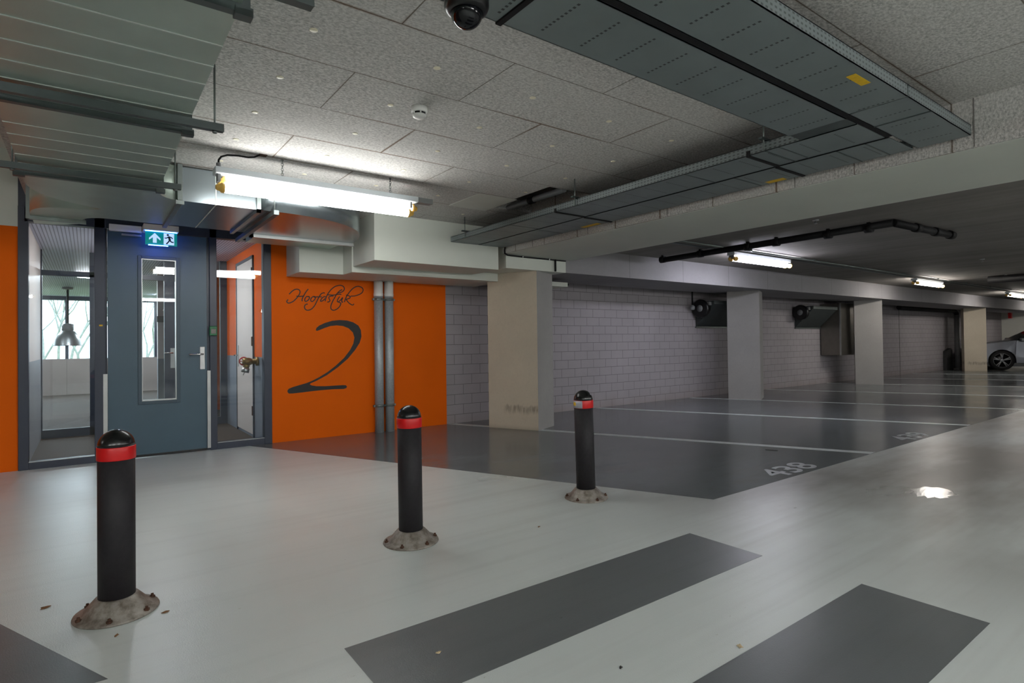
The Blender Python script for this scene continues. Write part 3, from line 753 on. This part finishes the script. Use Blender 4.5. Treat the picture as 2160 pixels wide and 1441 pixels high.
b = MB(); b.box(1.15, 1.182, 5.15, 6.31, ZD-.026, ZD); b.box(1.15, 1.182, 5.15, 5.18, ZD-.026, ZT+.012); b.build('flange', 'galvanised_rail', t)
b = MB(); b.box(1.345, 2.45, 6.345, 6.40, ZD-.03, ZD); b.box(1.345, 1.38, 6.345, 6.40, ZD-.03, ZT); b.build('flange', 'steel', t)
MB().box(1.42, 2.35, 6.40, 6.90, ZD, ZT).build('outlet_section', 'galvanised', t)
b = MB(); b.box(-.43, -.01, 6.45, 6.50, ZD-.03, ZD); b.box(-.43, -.40, 6.46, 6.49, ZD-.03, ZT); b.box(-.05, -.02, 6.46, 6.49, ZD, ZT); b.build('flange', 'galvanised_rail', t)
MB().prism([(-.395, 6.48), (-.05, 6.48), (-.03, 6.58), (-.07, 6.68), (-.15, 6.76), (-.26, 6.83), (-.395, 6.85)], ZD, ZT, smooth=True).build('outlet_section', 'galvanised', t)

def rail(y, x0, x1, rx, label, zr=None):
    zr = zr or ZD-.03
    t = thing('support_rail', ((x0+x1)/2, y, zr), label, 'support rail', 'support rails under the air duct')
    b = MB(); b.box(x0, x1, y-.02, y+.02, zr-.018, zr+.018); b.box(x0, x1, y-.022, y-.018, zr-.021, zr-.008)
    b.build('channel', 'dark_rail', t)
    for x in rx:
        b = MB(); b.lathe((x, y, 0), [(.005,zr-.03),(.005,ZC)], 8); b.lathe((x, y, zr-.018), [(.012,-.012),(.012,0)], 6)
        b.build('threaded_rod', 'galvanised_rail', t)
rail(3.25, -.46, .565, (-.40, .525), 'steel support rail on rods crossing the middle of the duct')
rail(4.62, -.43, .53, (-.37, .495), 'steel support rail on rods just before the duct bend')
rail(1.885, -.46, .595, (-.40,), 'dark steel support rail at the top edge beside the ceiling')
t = thing('support_rail', (1.28, 5.8, ZD-.035), 'steel support rail under the duct branch beside the lamp', 'support rail', 'support rails under the air duct')
b = MB(); b.box(1.255, 1.295, 5.03, 6.60, ZD-.055, ZD-.018); b.build('channel', 'dark_rail', t)
b = MB(); b.lathe((1.275, 5.09, 0), [(.005,ZD-.06),(.005,ZC)], 8); b.build('threaded_rod', 'galvanised_rail', t)

# ------------------------------------------------------------------ cable trays
TZ0, TZ1 = 2.405, 2.468
def tray(name, x0, x1, y0, y1, axis, label, row, joints=(), stickers=(), lids=()):
    wr = (y0+.05, y1-.045) if axis == 'x' else (x0+.05, x1-.05)
    mt = 'tray_'+str(len(M)); 
    L0 = ((x0+x1)/2, (y0+y1)/2, TZ0)
    if axis == 'x': tray_mat(mt, 'x', (wr[0]-L0[1], wr[1]-L0[1]), row-L0[0])
    else: tray_mat(mt, 'y', (wr[0]-L0[0], wr[1]-L0[0]), row-L0[1])
    t = thing(name, L0, label, 'cable tray', 'perforated cable trays under the ceiling')
    b = MB(); b.box(x0, x1, y0, y1, TZ0, TZ0+.004)
    if axis == 'x': b.box(x0, x1, y0, y0+.004, TZ0, TZ1); b.box(x0, x1, y1-.004, y1, TZ0, TZ1); b.box(x0, x1, y0, y0+.018, TZ1-.004, TZ1); b.box(x0, x1, y1-.018, y1, TZ1-.004, TZ1)
    else: b.box(x0, x0+.004, y0, y1, TZ0, TZ1); b.box(x1-.004, x1, y0, y1, TZ0, TZ1); b.box(x0, x0+.018, y0, y1, TZ1-.004, TZ1); b.box(x1-.018, x1, y0, y1, TZ1-.004, TZ1)
    b.build('tray_body', mt, t)
    for p in lids:
        if axis == 'x': b = MB().box(p-.004, p+.004, y0, y1, TZ0-.005, TZ0)
        else: b = MB().box(x0, x1, p-.004, p+.004, TZ0-.003, TZ0)
        b.build('cover_seam', 'dark_rail', t)
    for p in joints:
        b = MB()
        if axis == 'x': b.box(p-.012, p+.012, y0-.004, y1+.004, TZ0-.008, TZ0+.03)
        else: b.box(x0-.004, x1+.004, p-.012, p+.012, TZ0-.008, TZ0+.03)
        b.build('joint_strip', 'black_pipe', t)
    for (a0, a1, c0_, c1_) in stickers:
        MB().box(a0, a1, c0_, c1_, TZ0-.001, TZ0).build('sticker', 'yellow_sticker', t)
    return t
tray('cable_tray', .80, 3.36, 1.435, 1.755, 'x', 'long perforated cable tray behind the black dome camera', 2.34, joints=(1.25,))
tray('cable_tray', .80, 3.30, 1.118, 1.395, 'x', 'perforated cable tray with a yellow sticker, nearer the viewer', 1.954, joints=(.95,), stickers=((2.82, 2.98, 1.158, 1.20),))
tray('cable_tray', 3.315, 4.265, 1.118, 1.395, 'x', 'plain corner cable tray meeting the white beam', 3.4, lids=(3.62,))
tray('cable_tray', 3.50, 3.872, 1.435, 5.95, 'y', 'cable tray along the beam with its perforated side showing', 2.3, joints=(2.10, 4.04), lids=(1.89, 1.98, 4.75, 2.6))
tray('cable_tray', 3.895, 4.262, 1.42, 5.95, 'y', 'cable tray against the white beam with two yellow stickers', 2.3, joints=(2.12, 4.06), lids=(1.55, 1.72, 4.80, 2.45), stickers=((4.19, 4.255, 2.24, 2.38), (4.19, 4.255, 4.19, 4.44)))
MB().box(.80, 3.885, 1.398, 1.432, TZ0+.002, TZ0+.05).build('gap_shade_strip', 'black_pipe', bpy.data.objects['cable_tray.001'])  # black strips put in for the darkness of the open tray gaps
MB().box(3.875, 3.892, 1.437, 5.95, TZ0+.002, TZ0+.05).build('gap_shade_strip', 'black_pipe', bpy.data.objects['cable_tray.003'])
MB().box(3.36, 3.50, 1.437, 1.753, TZ0+.004, TZ0+.01).build('tray_bridge', 'dark_rail', loc=(3.43, 1.6, TZ0))
tag(bpy.data.objects['tray_bridge'], 'short dark plate joining the two cable trays at the corner', 'plate')
def hanger(x, y, label):
    t = thing('tray_hanger', (x, y, TZ0), label, 'hanger', 'threaded hangers of the cable trays')
    b = MB(); b.lathe((x, y, 0), [(.005,TZ0+.004),(.005,ZC)], 8); b.build('threaded_rod', 'galvanised_rail', t)
    MB().box(x-.04, x+.14, y-.012, y+.012, TZ1+.002, TZ1+.016).build('bracket', 'dark_rail', t)
hanger(3.50-.02, 5.6, 'thin hanger beside the far end of the beam tray')
hanger(3.50-.02, 3.75, 'thin hanger beside the open ceiling hatch')
hanger(3.50-.02, 1.98, 'thin hanger at the tray corner in the shadow')

# dome camera
cx_, cy_ = 1.050, 1.662
t = thing('dome_camera', (cx_, cy_, 2.40), 'glossy black dome security camera hanging under the cable tray', 'security camera')
MB().lathe((cx_, cy_, 0), [(.045,2.405),(.070,2.402),(.077,2.39),(.077,2.352),(.071,2.338),(.058,2.330)], 36).build('housing', 'black_plastic', t)
pr_ = [(.056*math.cos(a*PI/20), 2.334-.056*math.sin(a*PI/20)) for a in range(0, 11)]
MB().lathe((cx_, cy_, 0), pr_, 36).build('dome', 'lens_glass', t)
# smoke detector
t = thing('smoke_detector', (1.635, 3.14, ZC), 'white round smoke detector on the tiled ceiling', 'smoke detector')
MB().lathe((1.635, 3.14, 0), [(.05,ZC),(.05,2.612),(.046,2.606)], 28).build('base', 'white_plastic', t)
MB().lathe((1.635, 3.14, 0), [(.040,2.608),(.040,2.594)], 28).build('vent_ring', 'black_plastic', t)
b = MB(); b.lathe((1.635, 3.14, 0), [(.042,2.595),(.040,2.582),(.025,2.574),(0,2.573)], 28)
for k in range(6):
    a = k*PI/3+.2; x, y = 1.635+.0415*math.cos(a), 3.14+.0415*math.sin(a); b.box(x-.004, x+.004, y-.004, y+.004, 2.594, 2.610)
b.build('head', 'white_plastic', t)
# round fixing caps of the ceiling tiles
cap = None
for i in range(6):
    for j in range(-1, 6):
        x, y = .835+.64*i, 2.632+.573*j
        if x > 3.45 and y > 3.9: continue
        if x > 3.45 or y < 1.85: continue
        if 4.45 < y < 4.8 and x < 2.6: continue
        if math.hypot(x-1.635, y-3.14) < .06: continue
        if cap is None:
            cap = MB().lathe((0,0,0), [(.019,0),(.019,-.002),(.014,-.004),(0,-.0042)], 16).build('fixing_cap', 'ceiling_plug', loc=(0,0,0)); o = cap
        else: o = cap.copy(); COL.objects.link(o)
        o.location = (x, y, ZC)
        tag(o, 'small cream round fixing cap on a ceiling tile', 'fixing cap', 'fixing caps of the ceiling tiles')
# ceiling hatch board, pipe in the open hatch
tag(MB().box(3.04, 3.49, 4.62, 5.20, ZC-.006, ZC-.0005).build('hatch_board', 'hatch_board', loc=(3.26, 4.9, ZC)), 'pale smooth board replacing a tile beside the open ceiling hatch', 'ceiling board')
t = thing('hatch_pipe', (3.62, 4.5, ZC+.06), 'grey pipe lying inside the open ceiling hatch', 'pipe')
MB().tube([(3.66, 4.09, ZC+.01), (3.66, 5.0, ZC+.01)], .030, 14).build('pipe', 'grey_plastic', t)
MB().tube([(3.66, 4.55, ZC+.01), (3.66, 4.63, ZC+.01)], .038, 14).build('collar', 'black_pipe', t)

# ------------------------------------------------------------------ fluorescent lamps
LX0, LX1, LY = .80, 2.33, 4.61
def tube_lamp(x0, y, z, mat, label, chains, ztop, twin_gap=.062):
    x1 = x0+1.53
    t = thing('fluorescent_lamp', ((x0+x1)/2, y, z), label, 'lamp', 'fluorescent tube lamps')
    MB().box(x0-.06, x1+.03, y-.045, y+.078, z+.052, z+.10, .006).build('housing', 'lamp_housing', t)
    for k, (dy, dz, a, b_) in enumerate(((.045, .012, .025, 0), (-.032, -.052, 0, -.075)) if chains else ((.045, .004, 0, 0), (-.035, -.004, 0, 0))):
        tb = MB().tube([(x0+a, y+dy, z+dz), (x1+b_, y+dy, z+dz)], .035 if chains else .029, 20).build('tube', mat, t)
        for xa, s in ((x0+a, -1), (x1+b_, 1)):
            MB().lathe((xa, y+dy, z+dz), [(.037, 0), (.037, s*.022), (.026, s*.03), (.022, s*.05), (.012, s*.058), (0, s*.06)], 18, 'x').build('end_cap', 'brass_cap', tb)
    for xe, s in ((x0-.03, 1), (x1-.03, 1)):
        b = MB(); b.box(xe-.010, xe+.010, y-.02, y+.06, z+.0, z+.06); b.build('bracket', 'grey_plastic', t)
    for xc in chains:
        b = MB(); zz = z+.098; k = 0
        while zz < ztop-.012:
            r = .009
            pts = [((xc+(r*math.cos(a) if k % 2 else 0)), y+.02+(0 if k % 2 else r*math.cos(a)), zz+.011+.013*math.sin(a)) for a in [q*PI/4 for q in range(8)]]
            b.tube(pts, .0022, 5, closed=True); zz += .019; k += 1
        b.box(xc-.004, xc+.004, y+.016, y+.024, ztop-.012, ztop)
        b.build('chain', 'galvanised_rail', t)
    return t
main = tube_lamp(LX0, LY, 2.395, 'tube_neutral', 'lit twin tube lamp hanging on chains before the orange wall', (1.219, 2.12), ZC)
MB().box(2.36, 2.52, LY-.015, LY+.06, 2.455, 2.502, .004).build('end_box', 'grey_plastic', main)
b = MB(); b.lathe((.772, LY+.03, 2.505), [(.016,0),(.016,.03),(.010,.034)], 12); b.build('cable_gland', 'grey_plastic', main)
b = MB(); b.tube([(.772, LY+.03, 2.53), (.774, LY+.03, 2.56), (.79, LY+.025, 2.585), (.83, LY+.02, 2.603), (.90, LY+.01, 2.609), (.97, LY, 2.606), (1.01, LY, 2.615), (1.05, LY, ZC-.002)], .007, 8); b.build('power_cable', 'black_pipe', main)
# hole and rust where the cable enters the ceiling
b = MB(); b.box(1.04, 1.10, LY-.03, LY+.03, ZC-.003, ZC+.001); tag(b.build('cable_plate', 'rust', loc=(1.07, LY, ZC)), 'small rusty plate where the lamp cable enters the ceiling', 'plate')
tube_lamp(7.74, 4.90, 2.395, 'tube_violet', 'lit tube lamp beyond the white beam, nearest of that row', (), ZS)
tube_lamp(14.72, 4.90, 2.395, 'tube_warm', 'lit tube lamp beyond the white beam, second of that row', (), ZS)
tube_lamp(21.75, 4.90, 2.395, 'tube_warm', 'lit tube lamp at the right edge, farthest of that row', (), ZS)
tube_lamp(28.4, 4.90, 2.395, 'tube_warm', 'lit tube lamp over the parked car', (), ZS)
# unseen fill lamps added behind the viewer, brighter than the visible tubes
for x in (-6.1, -2.6, .85, 4.1, 7.8, 11.3, 14.8):
    tube_lamp(x, -3.1, 2.40 if x > 5 else 2.20 if x == 4.1 else 2.44, 'tube_rear_fill', 'added unseen fill lamp behind the viewer', (), ZS)
tube_lamp(-6.1, 4.61, 2.60, 'tube_neutral', 'lit tube lamp in the bay left of the door', (-5.7, -4.8), ZR)
# conduit rail carrying the bay lamps
t = thing('conduit_rail', (17, 4.93, 2.51), 'long grey conduit rail along the bare slab carrying the tube lamps', 'conduit')
MB().box(5.5, 31.5, 4.90, 4.96, 2.505, ZS).build('rail', 'dark_rail', t)
b = MB(); b.tube([(5.5, 4.72, 2.497), (31.5, 4.72, 2.497)], .012, 8)
for k in range(14): b.box(5.95+1.9*k, 6.0+1.9*k, 4.70, 4.74, 2.49, ZS)
b.build('cable_conduit', 'galvanised_rail', t)

# black drain pipes under the slab
t = thing('drain_pipe', (7.2, 4.2, 2.46), 'black drain pipe with collars under the bare slab, angled at its end', 'pipe')
P0, P1, P2, P3 = (7.2, 5.81, 2.445), (7.2, 4.617, 2.455), (7.2, 2.60, 2.47), (8.70, 2.50, 2.466)
MB().tube([P0, P1, P2], .042, 14).build('pipe', 'black_pipe', t)
MB().tube([P2, P3], .042, 14).build('end_pipe', 'black_pipe', t)
for a in ((7.2, 5.78), (7.2, 5.1), (7.2, 4.35), (7.2, 3.95), (7.2, 3.3), (7.2, 2.85)):
    b = MB(); b.tube([(a[0], a[1]-.04, 2.452), (a[0], a[1]+.04, 2.452)], .052, 14); b.box(a[0]-.02, a[0]+.02, a[1]-.015, a[1]+.015, 2.45, ZS-.001); b.build('collar', 'black_pipe', t)
for x in (7.75, 8.25, 8.66):
    b = MB(); b.tube([(x-.05, 2.60-.0667*(x-7.2), 2.466), (x+.05, 2.60-.0667*(x-7.1), 2.466)], .052, 14); b.build('collar', 'black_pipe', t)
t = thing('drain_pipe', (15.9, 3.4, 2.45), 'black drain pipe under the slab at the right edge', 'pipe')
MB().tube([(15.9, 3.92, 2.43), (15.9, .5, 2.43)], .08, 14).build('pipe', 'black_pipe', t)
b = MB(); b.box(15.88, 15.92, 3.6, 3.64, 2.45, ZS-.001); b.build('clip', 'steel', t)
def sprinkler(x, y, label):
    t = thing('sprinkler_head', (x, y, ZS), label, 'sprinkler', 'heads on the bare slab')
    MB().lathe((x, y, 0), [(.035,ZS),(.035,ZS-.012),(.015,ZS-.016)], 16).build('rosette', 'steel', t)
    MB().lathe((x, y, 0), [(.010,ZS-.014),(.010,ZS-.04),(.02,ZS-.042),(.02,ZS-.046)], 12).build('nozzle', 'steel', t)
sprinkler(6.52, 3.12, 'small ceiling head on the slab just past the white beam')
sprinkler(12.3, 3.11, 'small ceiling head on the slab far beyond the drain pipe')

# cable run at the near pillar
t = thing('cable_run', (4.6, 6.0, 2.33), 'black cable dropping from the tray and running over the near pillar', 'cable')
MB().tube([(4.285, 5.93, 2.41), (4.285, 5.945, 2.37), (4.30, 5.96, 2.335), (4.36, 5.985, 2.322), (4.62, 6.01, 2.322), (5.38, 6.008, 2.322)], .010, 8).build('cable', 'black_pipe', t)
MB().tube([(5.19, 6.005, 2.33), (5.19, 6.005, 2.165)], .014, 8).build('drop_cable', 'black_pipe', t)
for x in (4.62, 5.08): MB().box(x-.008, x+.008, 5.995, 6.03, 2.312, 2.338).build('clip', 'steel', t)
b = MB(); b.tube([(5.15, 7.02, 2.125), (6.15, 7.02, 2.12), (6.35, 7.04, 2.13)], .022, 10)
tag(b.build('wall_pipe', 'black_pipe', loc=(5.8, 7.0, 2.12)), 'short black pipe under the beam right of the near pillar', 'pipe')

# ------------------------------------------------------------------ extract hoods on the block wall
def hood(x0, label):
    x1 = x0+1.26
    t = thing('exhaust_hood', ((x0+x1)/2, YW, 1.46), label, 'exhaust hood', 'exhaust hoods on the block wall')
    MB().prism([(6.95, 1.93), (6.95, 1.99), (7.405, 1.99), (7.405, 1.47)], x0, x1, 'x').build('sloped_casing', 'hopper_grey', t)
    b = MB(); b.box(x0-.02, x1+.01, 7.37, YW, 1.45, 1.475); b.box(x0, x1, 6.935, 6.955, 1.925, 1.995); b.build('edge_trim', 'galvanised_rail', t)
    b = MB(); b.lathe((x0-.14, 7.20, 1.84), [(.17,0),(.19,.01),(.19,.05),(.165,.06),(.165,.14)], 28, 'x'); fr = b.build('fan_inlet', 'black_plastic', t)
    b = MB(); b.lathe((x0-.145, 7.20, 1.84), [(0,0),(.07,.004),(.07,.012)], 20, 'x'); b.build('fan_hub', 'grey_plastic', fr)
    b = MB(); b.box(x0-.10, x0-.02, 7.0, 7.06, 1.90, 1.97); b.build('junction_box', 'steel', t)
hood(10.25, 'dark sloped exhaust hood with round fan, partly hidden by a pillar')
hood(14.31, 'dark sloped exhaust hood with round fan beside the steel box')
t = thing('duct_box', (16.1, 7.1, .74), 'tall galvanised steel duct box on the wall beside the third pillar', 'duct box')
MB().box(15.60, 16.62, 6.89, YW-.022, .75, 2.10, .01).build('casing', 'duct_steel', t)
MB().box(15.585, 15.615, 6.875, 6.91, .75, 2.10).build('corner_trim', 'steel', t); MB().box(16.60, 16.63, 6.88, 6.91, .75, 2.1).build('corner_trim', 'steel', t)
t = thing('pull_cord_lamp', (10.06, 7.33, 1.82), 'small sensor hanging on a black wire above the block wall', 'sensor')
b = MB(); b.tube([(9.98, 7.28, 2.52), (9.98, 7.28, 1.90)], .016, 8); b.build('wire', 'black_pipe', t)
b = MB(); b.lathe((9.98, 7.28, 1.85), [(.02,.06),(.05,.03),(.05,-.02),(.03,-.04)], 16); b.build('head', 'grey_plastic', t)

# downpipe by the far pillar, leaning panel
t = thing('downpipe', (25.36, 7.19, 0), 'grey downpipe with black elbow beside the farthest pillar', 'pipe')
MB().tube([(25.36, 7.19, .0), (25.36, 7.19, 1.98)], .085, 16).build('lower_pipe', 'pipe_grey', t)
MB().tube([(25.36, 7.19, 1.95), (25.34, 7.19, 2.04), (25.12, 7.19, 2.12), (24.9, 7.19, 2.13), (20.2, 7.19, 2.12)], .075, 14).build('black_elbow', 'black_pipe', t)
b = MB(); b.box(25.16, 25.48, 7.08, 7.25, 0, .06); b.build('foot', 'grey_plastic', t)
b = MB(); b.prism([(24.6, 0), (25.2, 0), (25.18, .70), (25.08, .78), (24.62, .68)], 7.29, 7.40, 'y')
tag(b.build('leaning_panel', 'bin_grey', loc=(25.2, 7.33, 0)), 'dark board leaning against the wall beside the downpipe', 'board')
tag(MB().box(30.9, 31.1, 6.9, 7.0, 1.93, 2.16).build('call_box', 'red_paint', loc=(31, 6.95, 1.93)), 'small red box hanging above the parked car', 'box')
bpy.data.objects['call_box'].location.z = 1.93
b = MB(); b.box(30.99, 31.01, 6.94, 6.96, 2.15, ZS)
o = b.build('hanger', 'black_pipe', bpy.data.objects['call_box'])

# ------------------------------------------------------------------ parked car
def car(ox, oy, heading):
    ca, sa = math.cos(heading), math.sin(heading)
    root = thing('car', (ox, oy, 0), 'silver grey car parked nose-in behind the farthest pillar', 'car')
    root.rotation_euler = (0, 0, heading)
    def loc_build(bm, name, mat, parent):
        me = bpy.data.meshes.new(name); bm.bm.to_mesh(me); bm.bm.free(); me.materials.append(M[mat])
        o = bpy.data.objects.new(name, me); COL.objects.link(o); o.parent = parent
        return o
    W_, WR, wb = .90, .385, 1.36     # half width, arch radius, half wheelbase
    low = [(2.20,.32),(2.26,.55),(2.20,.78),(2.0,.90),(1.3,1.0),(.95,1.04)]
    arch = lambda xc: [(xc+WR*math.cos(a), .34+WR*math.sin(a)) for a in [k*PI/10 for k in range(11)]]
    bottom = arch(wb)[0:0]
    prof = [(-2.15,.45),(-2.20,.8),(-2.12,1.02),(-1.6,1.06),(.95,1.04)]+low[::-1][1:]+[(1.85,.25)]
    prof += [(wb+WR, .28)]+arch(wb)+[(wb-WR, .26)]+[(-wb+WR, .26)]+arch(-wb)+[(-wb-WR, .28)]
    prof2 = []
    for p in prof:
        if not prof2 or math.hypot(p[0]-prof2[-1][0], p[1]-prof2[-1][1]) > .004: prof2.append(p)
    b = MB(); n = len(prof2)
    ys = (-W_+.06, -W_, W_, W_-.06)
    def inset(p, k):
        return (p[0]*(1-.012*k), p[1])
    v = []
    for j, y in enumerate((-W_+.05, -W_, W_, W_-.05)):
        for p in prof2:
            yy = y*(1-.10*max(0, abs(p[0])-1.7)) ; yy *= (1-.05*max(0, p[1]-.8)/.25)
            k = 1 if j in (0, 3) else 0
            v.append((p[0]*(1-.0*k), yy, p[1]))
    bv = [b.bm.verts.new(q) for q in v]
    sides = [b.bm.faces.new(bv[n:2*n]), b.bm.faces.new(bv[2*n:3*n][::-1])]
    mids = []
    for i in range(n):
        j = (i+1) % n
        mids.append(b.bm.faces.new((bv[n+i], bv[n+j], bv[2*n+j], bv[2*n+i])))
    bmesh.ops.delete(b.bm, geom=[q for q in bv[:n]+bv[3*n:]], context='VERTS')
    bmesh.ops.triangulate(b.bm, faces=sides)
    bmesh.ops.recalc_face_normals(b.bm, faces=b.bm.faces)
    body = loc_build(b, 'body', 'car_paint', root)
    # cabin: glazed sides, painted roof
    cab = [(1.0,1.03),(.25,1.45),(-.2,1.52),(-1.3,1.50),(-1.95,1.04)]
    def cabin(poly, hw, mat, name, z_in=.32):
        b = MB(); m_ = len(poly); vs = []
        for s in (-1, 1):
            for p in poly: vs.append((p[0], s*(hw-(p[1]-1.03)*z_in), p[1]))
        bv = [b.bm.verts.new(q) for q in vs]
        b.bm.faces.new(bv[:m_]); b.bm.faces.new(bv[m_:][::-1])
        for i in range(m_): b.bm.faces.new((bv[i], bv[(i+1) % m_], bv[m_+(i+1) % m_], bv[m_+i]))
        bmesh.ops.recalc_face_normals(b.bm, faces=b.bm.faces)
        return loc_build(b, name, mat, root)
    cabin(cab, .82, 'car_glass', 'windows')
    cabin([(.22,1.46),(-.2,1.545),(-1.3,1.525),(-1.5,1.46)], .83, 'car_paint', 'roof')
    b = MB(); 
    for s in (-1, 1):
        for px in ((.05, -.05, .0), (-.95, -1.05, .0)):
            vs = [(px[0], s*(.825), 1.03), (px[1], s*.825, 1.03), (px[1], s*.69, 1.47), (px[0], s*.69, 1.47)]
            vs2 = [(q[0], q[1]-s*.02, q[2]) for q in vs]
            b._faces(vs+vs2, [(0,1,2,3),(7,6,5,4),(0,4,5,1),(1,5,6,2),(2,6,7,3),(3,7,4,0)])
    loc_build(b, 'window_pillars', 'car_paint', root)
    for s in (-1, 1):
        b = MB(); b.box(1.98, 2.19, s*.62-.16, s*.62+.16, .66, .78, .02); loc_build(b, 'headlight', 'headlight', root)
        b = MB(); b.box(.72, .88, s*.97-.09, s*.97+.07, 1.0, 1.13, .03); loc_build(b, 'mirror', 'car_paint', root)
        b = MB(); b.box(-.35, -.20, s*.90-.01, s*.90+.012, .88, .91); loc_build(b, 'door_handle', 'chrome', root)
    b = MB(); b.box(2.18, 2.27, -.55, .55, .42, .62, .02); loc_build(b, 'grille', 'black_plastic', root)
    b = MB(); b.box(-2.0, 2.0, -.70, .70, .13, .42); loc_build(b, 'underbody', 'black_plastic', root)
    for xw in (wb, -wb):
        for s in (-1, 1):
            c_ = (xw, s*.79, .345)
            b = MB(); b.lathe(c_, [(.24,-.105),(.33,-.105),(.345,-.08),(.345,.08),(.33,.105),(.24,.105)], 36, 'y', cap=False); wh = loc_build(b, 'wheel', 'tyre', root)
            b = MB(); b.lathe(c_, [(.245,s*.06),(.25,s*.10),(.235,s*.10)], 36, 'y', cap=False); b.lathe(c_, [(.0,s*.085),(.05,s*.10),(.055,s*.06)], 16, 'y')
            for k in range(5):
                a = 2*PI*k/5+.3
                for da in (-.13, .13):
                    b.tube([(c_[0]+.04*math.cos(a), c_[1]+s*.08, c_[2]+.04*math.sin(a)), (c_[0]+.24*math.cos(a+da), c_[1]+s*.09, c_[2]+.24*math.sin(a+da))], .017, 6)
            loc_build(b, 'rim', 'alloy', wh)
            b = MB(); b.lathe(c_, [(0,-.02),(.235,-.02),(.235,.02),(0,.02)], 24, 'y'); loc_build(b, 'brake_disc', 'black_plastic', wh)
    return root
car(27.05, 5.14, PSI)

# ------------------------------------------------------------------ world, camera, view
W = bpy.data.worlds.new('sky'); S.world = W; W.use_nodes = True
W.node_tree.nodes['Background'].inputs[0].default_value = (.80,.91,1.0,1)
W.node_tree.nodes['Background'].inputs[1].default_value = 3.6
cam = bpy.data.cameras.new('camera'); co = bpy.data.objects.new('camera', cam); COL.objects.link(co)
Rv = Vector((.804658694, -.593609474, -.012336035)); Uv = Vector((.002389199, -.017539497, .999843317)); Fv = Vector((.593732833, .804562091, .012695058))
co.matrix_world = Matrix(((Rv.x, Uv.x, -Fv.x, 0), (Rv.y, Uv.y, -Fv.y, 0), (Rv.z, Uv.z, -Fv.z, 1.2), (0, 0, 0, 1)))
cam.sensor_width = 36; cam.lens = 1212.524*36/2160
cam.shift_y = -(720.5-706.084)/2160
cam.clip_start = .05; cam.clip_end = 200
S.camera = co
S.view_settings.view_transform = 'Standard'; S.view_settings.look = 'None'
S.view_settings.gamma = 1; S.view_settings.use_curve_mapping = False
S.view_settings.exposure = 0.35
S.cycles.use_denoising = True
S.cycles.max_bounces = 10; S.cycles.diffuse_bounces = 5; S.cycles.glossy_bounces = 4; S.cycles.transparent_max_bounces = 16
S.cycles.sample_clamp_indirect = 6
